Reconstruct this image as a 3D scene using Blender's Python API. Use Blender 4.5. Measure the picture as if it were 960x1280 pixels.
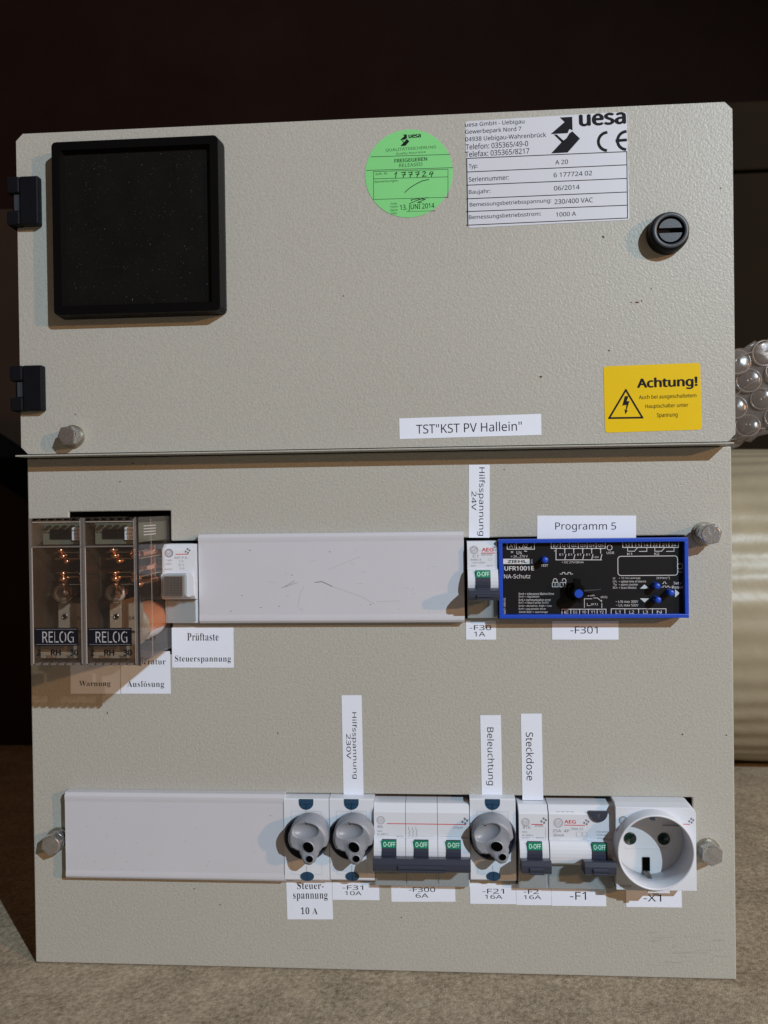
import bpy, bmesh, math, random, os
import numpy as np
from mathutils import Matrix, Vector
for o in list(bpy.data.objects): bpy.data.objects.remove(o)
scene = bpy.context.scene
col = scene.collection
MM = 0.001

# ------------------------------------------------------------------ camera (all lengths below in mm)
CAM = np.array([235.672, -433.898, 264.651]); FPX = 960.0
def _R(a, ax):
    c, s = math.cos(a), math.sin(a)
    return {'x': np.array([[1, 0, 0], [0, c, -s], [0, s, c]]), 'z': np.array([[c, -s, 0], [s, c, 0], [0, 0, 1]]),
            'y': np.array([[c, 0, s], [0, 1, 0], [-s, 0, c]])}[ax]
CM = _R(.0634, 'z') @ _R(-.0078, 'x') @ _R(.0134, 'y')
cd = bpy.data.cameras.new('camera'); cam = bpy.data.objects.new('camera', cd); col.objects.link(cam)
m4 = Matrix([list(CM[i]) + [0] for i in range(3)] + [[0, 0, 0, 1]]) @ Matrix.Rotation(math.radians(90), 4, 'X')
m4.translation = Vector(CAM * MM)
cam.matrix_world = m4
cd.sensor_fit = 'VERTICAL'; cd.sensor_height = 36; cd.lens = 27; cd.clip_start = .01; cd.clip_end = 50
cd.dof.use_dof = True; cd.dof.focus_distance = .425; cd.dof.aperture_fstop = 11
scene.camera = cam

# ------------------------------------------------------------------ light
w = bpy.data.worlds.new('World'); scene.world = w; w.use_nodes = True
bg = w.node_tree.nodes['Background']; bg.inputs[0].default_value = (1, .56, .33, 1); bg.inputs[1].default_value = .085
def lamp(name, loc, target, power, color, radius, spread=90):
    l = bpy.data.lights.new(name, 'SPOT'); l.energy = power; l.color = color; l.shadow_soft_size = radius
    l.spot_size = math.radians(spread); l.spot_blend = .5
    o = bpy.data.objects.new(name, l); col.objects.link(o); o.location = Vector(loc) * MM
    o.rotation_euler = (Vector(target) - Vector(loc)).to_track_quat('-Z', 'Y').to_euler()
lamp('work_lamp', (1640, -1830, 1440), (150, 0, 220), 222, (.80, .95, 1.06), .014)
lamp('warm_lamp', (3700, -2150, 1180), (200, 0, 250), 250, (1.0, .50, .20), .05, 50)
scene.view_settings.view_transform = 'Standard'; scene.view_settings.look = 'None'
scene.view_settings.exposure = 0.05; scene.view_settings.gamma = 1
try:
    scene.cycles.transparent_max_bounces = 32
except Exception: pass

# ------------------------------------------------------------------ helpers
def P(px, py, d=0):
    """photo pixel + height proud of the plate -> plate coordinates X, Z (mm)"""
    r = CM @ np.array([(px - 480) / FPX, 1, -(py - 640) / FPX]); t = (-d - CAM[1]) / r[1]
    return float(CAM[0] + t * r[0]), float(CAM[2] + t * r[2])
def SC(px, py, d=0):
    a = P(px - 5, py, d); b = P(px + 5, py, d); return 10 / math.hypot(a[0] - b[0], a[1] - b[1])

MATS = {}
def mat(name, color, rough=.5, metal=0., bump=0., bscale=300, var=0., vscale=20, spec=.5, coat=0., dust=0.):
    m = bpy.data.materials.new(name); m.use_nodes = True; nt = m.node_tree; b = nt.nodes['Principled BSDF']
    c = tuple(color) + (1,)
    b.inputs['Base Color'].default_value = c; b.inputs['Roughness'].default_value = rough
    b.inputs['Metallic'].default_value = metal; b.inputs['Specular IOR Level'].default_value = spec
    b.inputs['Coat Weight'].default_value = coat
    tc = nt.nodes.new('ShaderNodeTexCoord')
    def noise(scale, detail=3, rough_=.5):
        n = nt.nodes.new('ShaderNodeTexNoise'); n.inputs['Scale'].default_value = scale; n.inputs['Detail'].default_value = detail
        n.inputs['Roughness'].default_value = rough_
        nt.links.new(tc.outputs['Object'], n.inputs['Vector']); return n
    last = None
    if var:
        n = noise(vscale, 5, .6); mx = nt.nodes.new('ShaderNodeMix'); mx.data_type = 'RGBA'
        mx.inputs['A'].default_value = tuple(x * (1 - var) for x in color) + (1,)
        mx.inputs['B'].default_value = tuple(min(1, x * (1 + var)) for x in color) + (1,)
        nt.links.new(n.outputs['Fac'], mx.inputs['Factor']); last = mx.outputs['Result']
    if dust:
        n = noise(900, 3, .7); rp = nt.nodes.new('ShaderNodeMapRange'); rp.inputs['From Min'].default_value = .66; rp.inputs['From Max'].default_value = .78
        rp.inputs['To Max'].default_value = dust
        nt.links.new(n.outputs['Fac'], rp.inputs['Value'])
        mx = nt.nodes.new('ShaderNodeMix'); mx.data_type = 'RGBA'; mx.inputs['B'].default_value = (.35, .33, .3, 1)
        if last: nt.links.new(last, mx.inputs['A'])
        else: mx.inputs['A'].default_value = c
        nt.links.new(rp.outputs['Result'], mx.inputs['Factor']); last = mx.outputs['Result']
    if last: nt.links.new(last, b.inputs['Base Color'])
    if bump:
        n = noise(bscale, 2, .5); bp = nt.nodes.new('ShaderNodeBump'); bp.inputs['Strength'].default_value = 1
        bp.inputs['Distance'].default_value = bump * MM
        nt.links.new(n.outputs['Fac'], bp.inputs['Height']); nt.links.new(bp.outputs['Normal'], b.inputs['Normal'])
    MATS[name] = m; return m
def clear(name, tint, gloss=.08, rough=.08, bump=0., haze=0., hazecol=(.5, .45, .42)):
    m = bpy.data.materials.new(name); m.use_nodes = True; nt = m.node_tree; nt.nodes.remove(nt.nodes['Principled BSDF'])
    out = nt.nodes['Material Output']
    t = nt.nodes.new('ShaderNodeBsdfTransparent'); t.inputs[0].default_value = tuple(tint) + (1,)
    g = nt.nodes.new('ShaderNodeBsdfGlossy'); g.inputs['Roughness'].default_value = rough
    ge = nt.nodes.new('ShaderNodeNewGeometry'); dt = nt.nodes.new('ShaderNodeVectorMath'); dt.operation = 'DOT_PRODUCT'
    nt.links.new(ge.outputs['Normal'], dt.inputs[0]); nt.links.new(ge.outputs['Incoming'], dt.inputs[1])
    def mth(op, x, y=None):
        n = nt.nodes.new('ShaderNodeMath'); n.operation = op; n.use_clamp = op != 'ABSOLUTE'
        for i_, q_ in enumerate((x, y)):
            if q_ is None: continue
            if isinstance(q_, (int, float)): n.inputs[i_].default_value = q_
            else: nt.links.new(q_, n.inputs[i_])
        return n.outputs[0]
    sch = mth('POWER', mth('SUBTRACT', 1.0, mth('ABSOLUTE', dt.outputs['Value'])), 5.0)
    fac = mth('ADD', mth('MULTIPLY', sch, .5), gloss * .5)
    mx = nt.nodes.new('ShaderNodeMixShader'); nt.links.new(fac, mx.inputs[0])
    nt.links.new(t.outputs[0], mx.inputs[1]); nt.links.new(g.outputs[0], mx.inputs[2]); last = mx
    if haze:
        d = nt.nodes.new('ShaderNodeBsdfDiffuse'); d.inputs[0].default_value = tuple(hazecol) + (1,)
        m2 = nt.nodes.new('ShaderNodeMixShader'); m2.inputs[0].default_value = haze
        nt.links.new(mx.outputs[0], m2.inputs[1]); nt.links.new(d.outputs[0], m2.inputs[2]); last = m2
    if bump:
        tc = nt.nodes.new('ShaderNodeTexCoord'); n = nt.nodes.new('ShaderNodeTexNoise'); n.inputs['Scale'].default_value = 90
        nt.links.new(tc.outputs['Object'], n.inputs['Vector'])
        bp = nt.nodes.new('ShaderNodeBump'); bp.inputs['Distance'].default_value = bump * MM
        nt.links.new(n.outputs['Fac'], bp.inputs['Height']); nt.links.new(bp.outputs['Normal'], g.inputs['Normal'])
    nt.links.new(last.outputs[0], out.inputs[0]); MATS[name] = m; return m

# powder-coated sheet: orange-peel relief, a few dark specks
def paint(name, color):
    m = mat(name, color, rough=.40, spec=.28); nt = m.node_tree; b = nt.nodes['Principled BSDF']
    tc = nt.nodes.new('ShaderNodeTexCoord')
    n1 = nt.nodes.new('ShaderNodeTexNoise'); n1.inputs['Scale'].default_value = 800; n1.inputs['Detail'].default_value = 2.2
    n1.inputs['Roughness'].default_value = .4; n1.inputs['Distortion'].default_value = .6
    n2 = nt.nodes.new('ShaderNodeTexNoise'); n2.inputs['Scale'].default_value = 7; n2.inputs['Detail'].default_value = 5
    n3 = nt.nodes.new('ShaderNodeTexVoronoi'); n3.inputs['Scale'].default_value = 48
    for n in (n1, n2, n3): nt.links.new(tc.outputs['Object'], n.inputs['Vector'])
    bp = nt.nodes.new('ShaderNodeBump'); bp.inputs['Distance'].default_value = .00021; bp.inputs['Strength'].default_value = 1
    nt.links.new(n1.outputs['Fac'], bp.inputs['Height']); nt.links.new(bp.outputs['Normal'], b.inputs['Normal'])
    mx = nt.nodes.new('ShaderNodeMix'); mx.data_type = 'RGBA'
    mx.inputs['A'].default_value = tuple(x * .95 for x in color) + (1,); mx.inputs['B'].default_value = tuple(x * 1.05 for x in color) + (1,)
    nt.links.new(n2.outputs['Fac'], mx.inputs['Factor'])
    gr = nt.nodes.new('ShaderNodeMapRange'); gr.inputs['From Min'].default_value = .3; gr.inputs['From Max'].default_value = .7
    gr.inputs['To Min'].default_value = .93; gr.inputs['To Max'].default_value = 1.05
    nt.links.new(n1.outputs['Fac'], gr.inputs['Value'])  # colour follows the relief, painting shade into its hollows
    gm = nt.nodes.new('ShaderNodeVectorMath'); gm.operation = 'SCALE'; nt.links.new(mx.outputs['Result'], gm.inputs[0]); nt.links.new(gr.outputs[0], gm.inputs['Scale'])
    # sparse specks: only some voronoi cells
    sp = nt.nodes.new('ShaderNodeMapRange'); sp.inputs['From Min'].default_value = .022; sp.inputs['From Max'].default_value = .032
    sp.inputs['To Min'].default_value = 1; sp.inputs['To Max'].default_value = 0
    nt.links.new(n3.outputs['Distance'], sp.inputs['Value'])
    sepc = nt.nodes.new('ShaderNodeSeparateColor'); nt.links.new(n3.outputs['Color'], sepc.inputs[0])
    gt = nt.nodes.new('ShaderNodeMath'); gt.operation = 'GREATER_THAN'; gt.inputs[1].default_value = .80
    nt.links.new(sepc.outputs[0], gt.inputs[0])
    mul = nt.nodes.new('ShaderNodeMath'); mul.operation = 'MULTIPLY'; nt.links.new(gt.outputs[0], mul.inputs[0]); nt.links.new(sp.outputs[0], mul.inputs[1])
    m2 = nt.nodes.new('ShaderNodeMix'); m2.data_type = 'RGBA'; m2.inputs['B'].default_value = (.08, .06, .045, 1)
    nt.links.new(gm.outputs[0], m2.inputs['A']); nt.links.new(mul.outputs[0], m2.inputs['Factor'])
    nt.links.new(m2.outputs['Result'], b.inputs['Base Color']); return m
paint('paint', (.408, .410, .374))
mat('housing_dark', (.02, .02, .02), .6)
mat('housing_paint', (.42, .39, .33), .45)
mat('black_plastic', (.0028, .0028, .0034), .40, spec=.12, bump=.03, bscale=1500)
mat('hinge_black', (.005, .006, .009), .5, spec=.15, bump=.05, bscale=900, var=.3, vscale=200)
mat('dusty_black', (.0065, .0062, .006), .4, spec=.15, bump=.03, bscale=900, dust=.40, var=.5, vscale=60)
mat('lock_grey', (.035, .042, .055), .45, bump=.05, bscale=1200)
mat('zinc', (.55, .56, .57), .26, metal=.88, bump=.25, bscale=500, var=.25, vscale=300)
mat('zinc_yellow', (.40, .38, .30), .35, metal=.8, bump=.1, bscale=500, var=.3, vscale=200)
mat('white_plastic', (.64, .69, .77), .38, bump=.012, bscale=900, var=.03, vscale=60)
mat('cover_white', (.54, .56, .62), .42, bump=.02, bscale=700, var=.035, vscale=25)
mat('clip_grey', (.36, .40, .43), .22, var=.08, vscale=60)
mat('knob_grey', (.235, .26, .305), .40, bump=.02, bscale=900, var=.06, vscale=120)
mat('toggle_grey', (.035, .042, .066), .35, spec=.4, bump=.01, bscale=900)
mat('green_mark', (.0, .20, .11), .4)
mat('mint_print', (.55, .85, .75), .5)
mat('blue_window', (.008, .05, .11), .12, coat=.6, var=.4, vscale=300)
mat('frame_blue', (.006, .06, .50), .38)
mat('face_black', (.008, .008, .0095), .45, spec=.2, bump=.02, bscale=1500, dust=.08)
mat('print_white', (.62, .63, .66), .5)
mat('print_grey', (.16, .17, .20), .5)
mat('print_pale', (.40, .40, .44), .5)
mat('print_red', (.55, .03, .05), .5)
mat('print_blueline', (.35, .50, .62), .5)
mat('ink', (.008, .008, .012), .6, spec=.12)
mat('paper', (.72, .79, .92), .6, var=.02, vscale=80)
mat('paper_seam', (.45, .45, .5), .6)
mat('foil_white', (.58, .61, .69), .4)
mat('paper_green', (.19, .62, .21), .55, var=.05, vscale=60)
mat('ink_green', (.012, .06, .015), .55)
mat('paper_yellow', (.72, .50, .002), .5, spec=.15, var=.05, vscale=40)
mat('copper', (.95, .42, .22), .22, metal=1, var=.2, vscale=150)
mat('copper_wire', (.88, .32, .12), .36, metal=.45, bump=.12, bscale=700)
mat('brass', (.62, .46, .25), .3, metal=1)
mat('steel', (.55, .54, .52), .22, metal=1)
mat('relay_inner', (.26, .21, .16), .5, var=.1)
mat('relay_board', (.13, .14, .11), .5, var=.1)
mat('relay_base', (.035, .03, .027), .6)
mat('button_grille', (.20, .17, .15), .4)
mat('button_line', (.06, .05, .045), .4)
mat('hole_green', (.004, .02, .013), .3)
mat('hole_black', (.002, .002, .002), .8, spec=0)
mat('socket_inner', (.60, .62, .65), .3)
mat('scuff', (.13, .12, .12), .6)
mat('scuff_pale', (.33, .33, .34), .6)
mat('scuff_tan', (.29, .28, .25), .6)
mat('rust', (.10, .045, .02), .8)
mat('roll', (.32, .29, .20), .42, var=.30, vscale=14, bump=.4, bscale=90)
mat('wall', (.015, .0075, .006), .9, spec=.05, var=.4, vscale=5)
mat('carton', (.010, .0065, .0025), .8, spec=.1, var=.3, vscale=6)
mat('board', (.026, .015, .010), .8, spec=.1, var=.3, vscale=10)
mat('shadow_band', (.002, .0015, .0015), .8, spec=.05)
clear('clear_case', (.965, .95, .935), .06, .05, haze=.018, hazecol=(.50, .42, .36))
clear('clear_edge', (.55, .50, .48), .14, .08, haze=.30, hazecol=(.42, .38, .36))
clear('dimming_case', (.55, .46, .38), .055, .08, haze=.14, hazecol=(.20, .15, .11))  # brown tint on left and bottom walls, added to deepen the relay's shadow
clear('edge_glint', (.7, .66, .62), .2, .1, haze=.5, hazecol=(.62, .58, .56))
clear('bubble_skin', (.93, .91, .90), .07, .26, bump=1.2, haze=.05, hazecol=(.5, .46, .43))
clear('bubble_rim', (.8, .78, .77), .1, .2, haze=.26, hazecol=(.55, .5, .47))
mg = mat('bulb_glass', (1, 1, 1), .02); mg.node_tree.nodes['Principled BSDF'].inputs['Transmission Weight'].default_value = 1; mg.node_tree.nodes['Principled BSDF'].inputs['IOR'].default_value = 1.42
clear('bubble_film', (.93, .91, .90), .07, .24, bump=1.5, haze=.13, hazecol=(.5, .46, .43))
clear('clip_clear', (.82, .86, .87), .06, .12, haze=.35, hazecol=(.42, .45, .46))

# fonts
try:
    INTER = bpy.data.fonts.load(os.path.join(bpy.utils.system_resource('DATAFILES'), 'fonts', 'NotoSansHebrew-Regular.woff2'))
except Exception:
    INTER = None
_tc = {}
def _raw(s, font, off):
    k = (s, font, off)
    if k in _tc: return _tc[k]
    cu = bpy.data.curves.new('t', 'FONT'); cu.body = s; cu.size = 1; cu.offset = off; cu.resolution_u = 3
    if font == 'serif': cu.space_character = 1.05
    if font == 'sans' and INTER: cu.font = INTER
    ob = bpy.data.objects.new('t', cu); me = bpy.data.meshes.new_from_object(ob)
    v = np.array([tuple(x.co)[:2] for x in me.vertices]).reshape(-1, 2); f = [tuple(p.vertices) for p in me.polygons]
    bpy.data.objects.remove(ob); bpy.data.curves.remove(cu); bpy.data.meshes.remove(me)
    _tc[k] = (v, f); return v, f
def _serif(s):
    out = ''
    for ch in s:
        ch = {'ü': 'u', 'ö': 'o'}.get(ch, ch)
        if 'A' <= ch <= 'Z': out += chr(0x1D400 + ord(ch) - 65)
        elif 'a' <= ch <= 'z': out += chr(0x1D41A + ord(ch) - 97)
        elif '0' <= ch <= '9': out += chr(0x1D7CE + ord(ch) - 48)
        else: out += ch
    return out
def text_geo(s, font='sans', bold=0.):
    if font != 'serif': return _raw(s, 'sans', bold)
    off = -.012
    v, f = _raw(_serif(s), 'serif', off); k = len(v); f = list(f) + [tuple(i + k for i in t) for t in f]; v = np.vstack([v + [0, .010], v - [0, .010]])
    for i, ch in enumerate(s):
        if ch in 'üö':
            x1 = _raw(_serif(s[:i + 1]), 'serif', off)[0][:, 0].max(); x0 = _raw(_serif(s[:i]), 'serif', off)[0][:, 0].max() if i else 0
            for dx in (-.11, .11):
                cx = (x0 + x1) / 2 + dx + .01; n = len(v)
                v = np.vstack([v, [[cx + .055 * math.cos(a * math.pi / 4), .60 + .055 * math.sin(a * math.pi / 4)] for a in range(8)]])
                f.append(tuple(range(n, n + 8)))
    return v, f

class MB:
    def __init__(self, origin=(0, 0, 0)):     # origin: X, d, Z
        self.o = origin; self.v = []; self.f = []; self.m = []; self.s = []; self.mats = []
    def _mi(self, m):
        if m not in self.mats: self.mats.append(m)
        return self.mats.index(m)
    def add(self, verts, faces, m, smooth=False):
        n = len(self.v); self.v += [tuple(v) for v in verts]; k = self._mi(m)
        for f in faces: self.f.append(tuple(i + n for i in f)); self.m.append(k); self.s.append(smooth)
    def box(self, x0, x1, z0, z1, d0, d1, m):
        a = [(x, -d, z) for d in (d0, d1) for z in (z0, z1) for x in (x0, x1)]
        self.add(a, [(0, 1, 3, 2), (5, 4, 6, 7), (4, 5, 1, 0), (3, 7, 6, 2), (0, 2, 6, 4), (5, 7, 3, 1)], m)
    def prism(self, pts, d0, d1, m, smooth=False, top=None, inset=0.):
        """outline in X,Z (counter-clockwise), extruded from d0 out to d1"""
        n = len(pts); cx = sum(p[0] for p in pts) / n; cz = sum(p[1] for p in pts) / n
        q = [(cx + (p[0] - cx) * (1 - inset), cz + (p[1] - cz) * (1 - inset)) for p in pts]
        v = [(p[0], -d0, p[1]) for p in pts] + [(p[0], -d1, p[1]) for p in q]
        self.add(v, [(i, (i + 1) % n, n + (i + 1) % n, n + i) for i in range(n)], m, smooth)
        self.add(v[n:], [tuple(range(n))], top or m); self.add(v[:n], [tuple(range(n - 1, -1, -1))], m)
    def profx(self, prof, x0, x1, m, smooth=False):
        """profile of (d,z) points swept along X"""
        n = len(prof); v = [(x0, -d, z) for d, z in prof] + [(x1, -d, z) for d, z in prof]
        self.add(v, [(i, (i + 1) % n, n + (i + 1) % n, n + i) for i in range(n)], m, smooth)
        self.add(v[:n], [tuple(range(n - 1, -1, -1))], m); self.add(v[n:], [tuple(range(n))], m)
    def cyl(self, cx, cz, r, d0, d1, m, n=32, r1=None, smooth=True, cap=None):
        r1 = r if r1 is None else r1
        c = [(math.cos(2 * math.pi * i / n), math.sin(2 * math.pi * i / n)) for i in range(n)]
        v = [(cx + r * a, -d0, cz + r * b) for a, b in c] + [(cx + r1 * a, -d1, cz + r1 * b) for a, b in c]
        self.add(v, [(i, (i + 1) % n, n + (i + 1) % n, n + i) for i in range(n)], m, smooth)
        self.add(v[n:], [tuple(range(n))], cap or m); self.add(v[:n], [tuple(range(n - 1, -1, -1))], m)
    def tube(self, cx, cz, prof, m, n=48, smooth=True):
        """lathe around the d axis: prof = closed list of (r, d)"""
        k = len(prof); v = []
        for i in range(n):
            a = 2 * math.pi * i / n; v += [(cx + r * math.cos(a), -d, cz + r * math.sin(a)) for r, d in prof]
        f = []
        for i in range(n):
            j = (i + 1) % n
            for q in range(k):
                w_ = (q + 1) % k; f.append((i * k + q, j * k + q, j * k + w_, i * k + w_))
        self.add(v, f, m, smooth)
    def sphere(self, cx, cz, d, r, m, n=12, sx=1., sz=1., sd=1.):
        v = []; f = []
        for i in range(1, n):
            t = math.pi * i / n
            for j in range(2 * n):
                a = math.pi * j / n; v.append((cx + sx * r * math.sin(t) * math.cos(a), -d + sd * r * math.sin(t) * math.sin(a), cz + sz * r * math.cos(t)))
        for i in range(n - 2):
            for j in range(2 * n):
                k = (j + 1) % (2 * n); f.append((i * 2 * n + j, i * 2 * n + k, (i + 1) * 2 * n + k, (i + 1) * 2 * n + j))
        a = len(v); v += [(cx, -d, cz + r * sz), (cx, -d, cz - r * sz)]
        for j in range(2 * n):
            k = (j + 1) % (2 * n); f.append((a, k, j)); f.append((a + 1, (n - 2) * 2 * n + j, (n - 2) * 2 * n + k))
        self.add(v, f, m, True)
    def text(self, s, X, Z, w, h, d, m='ink', ang=0., font='sans', bold=0., align='c'):
        v, f = text_geo(s, font, 0.)
        if bold > 0:                     # heavier strokes: the same outline laid down several times, slightly shifted
            o = bold * 1.1; k = len(v); v0 = v; f0 = f; v = np.vstack([v0 + np.array(p) * o for p in ((-1, 0), (1, 0), (0, .6), (0, -.6))]); f = [tuple(i + k * r for i in t) for r in range(4) for t in f0]
            lo = v.min(0); hi = v.max(0); q = (v - (lo + hi) / 2) / np.maximum(hi - lo, 1e-6) * [w, h]; c, sn = math.cos(ang), math.sin(ang)
            self.add([(X + x * c - y * sn, -d - .006 * (i // k), Z + x * sn + y * c) for i, (x, y) in enumerate(q)], f, m); return
        if not len(v): return
        lo = v.min(0); hi = v.max(0); q = (v - (lo + hi) / 2) / np.maximum(hi - lo, 1e-6) * [w, h]; kk = len(v) // 2 if font == 'serif' else 10 ** 9
        c, sn = math.cos(ang), math.sin(ang)
        self.add([(X + x * c - y * sn, -d - (.006 if i >= kk else 0), Z + x * sn + y * c) for i, (x, y) in enumerate(q)], f, m)
    def tpx(self, s, px, py, wp, hp, d, m='ink', ang=0., **k):
        X, Z = P(px, py, d); sc = SC(px, py, d); self.text(s, X, Z, wp / sc, hp / sc, d, m, ang, **k)
    def line(self, pts, w, d, m='ink', closed=False):
        """flat printed polyline, width w mm"""
        n = len(pts)
        for i in range(n if closed else n - 1):
            a = pts[i]; b = pts[(i + 1) % n]; L = math.hypot(b[0] - a[0], b[1] - a[1]) or 1
            ux, uz = (b[0] - a[0]) / L, (b[1] - a[1]) / L; nx, nz = -uz * w / 2, ux * w / 2; ex, ez = ux * w / 2.2, uz * w / 2.2
            dd = d + (i % 3) * .004
            self.add([(a[0] - ex + nx, -dd, a[1] - ez + nz), (a[0] - ex - nx, -dd, a[1] - ez - nz), (b[0] + ex - nx, -dd, b[1] + ez - nz), (b[0] + ex + nx, -dd, b[1] + ez + nz)], [(0, 1, 2, 3)], m)
    def lpx(self, pts, wp, d, m='ink', closed=False):
        sc = SC(*pts[0], d); self.line([P(x, y, d) for x, y in pts], wp / sc, d, m, closed)
    def ppx(self, pts, d, m='ink'):
        q = [P(x, y, d) for x, y in pts]; self.add([(x, -d, z) for x, z in q], [tuple(range(len(q)))], m)
    def ring(self, X, Z, r, w, d, m='ink', n=28):
        v = [(X + rr * math.cos(2 * math.pi * i / n), -d, Z + rr * math.sin(2 * math.pi * i / n)) for rr in (r - w / 2, r + w / 2) for i in range(n)]
        self.add(v, [(i, (i + 1) % n, n + (i + 1) % n, n + i) for i in range(n)], m)
    def disc(self, X, Z, r, d, m, n=24, sz=1.):
        self.add([(X + r * math.cos(2 * math.pi * i / n), -d, Z + sz * r * math.sin(2 * math.pi * i / n)) for i in range(n)], [tuple(range(n))], m)
    def build(self, name, parent=None, bevel=0., seg=2, angle=35):
        me = bpy.data.meshes.new(name); ox, od, oz = self.o
        me.from_pydata([((x - ox) * MM, (y + od) * MM, (z - oz) * MM) for x, y, z in self.v], [], self.f)
        for m in self.mats: me.materials.append(MATS[m])
        me.polygons.foreach_set('material_index', self.m); me.polygons.foreach_set('use_smooth', self.s); me.update()
        o = bpy.data.objects.new(name, me); col.objects.link(o)
        if parent: o.parent = parent
        else: o.location = Vector((ox, -od, oz)) * MM
        if bevel:
            b = o.modifiers.new('Bevel', 'BEVEL'); b.width = bevel * MM; b.segments = seg; b.limit_method = 'ANGLE'; b.angle_limit = math.radians(angle)
            b.harden_normals = False
        return o
def tag(o, label, cat, group=None, kind=None):
    if label: o['label'] = label
    if cat: o['category'] = cat
    if group: o['group'] = group
    if kind: o['kind'] = kind
    return o
def thing(name, label, cat, origin, group=None):
    o = bpy.data.objects.new(name, None); col.objects.link(o); o.location = Vector((origin[0], -origin[1], origin[2])) * MM
    o.empty_display_size = .01; return tag(o, label, cat, group)
def rrect(x0, x1, z0, z1, r, n=4):
    pts = []
    for cx, cz, a0 in ((x1 - r, z0 + r, -90), (x1 - r, z1 - r, 0), (x0 + r, z1 - r, 90), (x0 + r, z0 + r, 180)):
        for i in range(n + 1):
            a = math.radians(a0 + 90 * i / n); pts.append((cx + r * math.cos(a), cz + r * math.sin(a)))
    return pts
rnd = random.Random(4)

# ------------------------------------------------------------------ setting
def sheet(name, v, f, m):
    me = bpy.data.meshes.new(name); me.from_pydata(v, [], f); me.materials.append(MATS[m]); o = bpy.data.objects.new(name, me); col.objects.link(o)
    o['kind'] = 'structure'; return o
# concrete floor material
m = bpy.data.materials.new('concrete'); m.use_nodes = True; nt = m.node_tree; b = nt.nodes['Principled BSDF']; b.inputs['Roughness'].default_value = .8
tc = nt.nodes.new('ShaderNodeTexCoord')
def nz(scale, det, rg=.6):
    n = nt.nodes.new('ShaderNodeTexNoise'); n.inputs['Scale'].default_value = scale; n.inputs['Detail'].default_value = det; n.inputs['Roughness'].default_value = rg
    nt.links.new(tc.outputs['Object'], n.inputs['Vector']); return n
a1 = nz(26, 9, .8); a2 = nz(330, 4, .75); a3 = nz(1100, 2)
cr = nt.nodes.new('ShaderNodeValToRGB'); cr.color_ramp.elements[0].position = .36; cr.color_ramp.elements[0].color = (.148, .115, .074, 1)
cr.color_ramp.elements[1].position = .66; cr.color_ramp.elements[1].color = (.54, .455, .335, 1)
ad = nt.nodes.new('ShaderNodeMix'); ad.data_type = 'FLOAT'; ad.inputs['Factor'].default_value = .55
nt.links.new(a1.outputs['Fac'], ad.inputs['A']); nt.links.new(a2.outputs['Fac'], ad.inputs['B']); nt.links.new(ad.outputs['Result'], cr.inputs['Fac'])
nt.links.new(cr.outputs['Color'], b.inputs['Base Color'])
bp = nt.nodes.new('ShaderNodeBump'); bp.inputs['Distance'].default_value = .0009
m_ = nt.nodes.new('ShaderNodeMix'); m_.data_type = 'FLOAT'; m_.inputs['Factor'].default_value = .4
nt.links.new(a2.outputs['Fac'], m_.inputs['A']); nt.links.new(a3.outputs['Fac'], m_.inputs['B']); nt.links.new(m_.outputs['Result'], bp.inputs['Height'])
nt.links.new(bp.outputs['Normal'], b.inputs['Normal']); MATS['concrete'] = m
sheet('floor', [(-4, -3, -.0006), (4, -3, -.0006), (4, 2.2, -.0006), (-4, 2.2, -.0006)], [(0, 1, 2, 3)], 'concrete')
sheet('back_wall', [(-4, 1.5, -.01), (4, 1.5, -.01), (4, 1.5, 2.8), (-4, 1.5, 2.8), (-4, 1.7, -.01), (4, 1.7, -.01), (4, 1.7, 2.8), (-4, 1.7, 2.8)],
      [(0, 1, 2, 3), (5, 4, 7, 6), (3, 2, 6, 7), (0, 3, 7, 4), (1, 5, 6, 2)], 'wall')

# ribbed roll lying behind the cabinet
R0 = 160; v = []; f = []; N = 540; xs = [250 + 18 * i for i in range(60)]
for x in xs:
    for i in range(N):
        a = 2 * math.pi * i / N; rr = R0 + .55 * math.sin(a * 46 + .5 * math.sin(a * 7)) + .8 * math.sin(a * 3 + x * .01) + .5 * math.sin(x * .05 + a * 11)
        v.append((x, 400 + rr * math.cos(a), 159 + rr * math.sin(a)))
for k in range(len(xs) - 1):
    for i in range(N):
        j = (i + 1) % N; f.append((k * N + i, k * N + j, (k + 1) * N + j, (k + 1) * N + i))
f.append(tuple(range(N))); f.append(tuple(range(len(v) - 1, len(v) - 1 - N, -1)))
rb = MB((250, -400, 0)); rb.add(v, f, 'roll', True)
tag(rb.build('ribbed_roll'), 'thick beige ribbed roll lying on the floor behind the cabinet at the right', 'roll')
# carton further back, its unlit look put into a near-black colour
r = thing('storage_box', 'box standing behind the ribbed roll, its shade put into the dark brown colour', 'box', (500, -700, 0))
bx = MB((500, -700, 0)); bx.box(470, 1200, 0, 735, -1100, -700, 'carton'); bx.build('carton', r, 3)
bx = MB((500, -700, 0)); bx.box(462, 1208, 735.5, 833, -1108, -692, 'carton'); bx.build('lid', r, 3)
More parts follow.
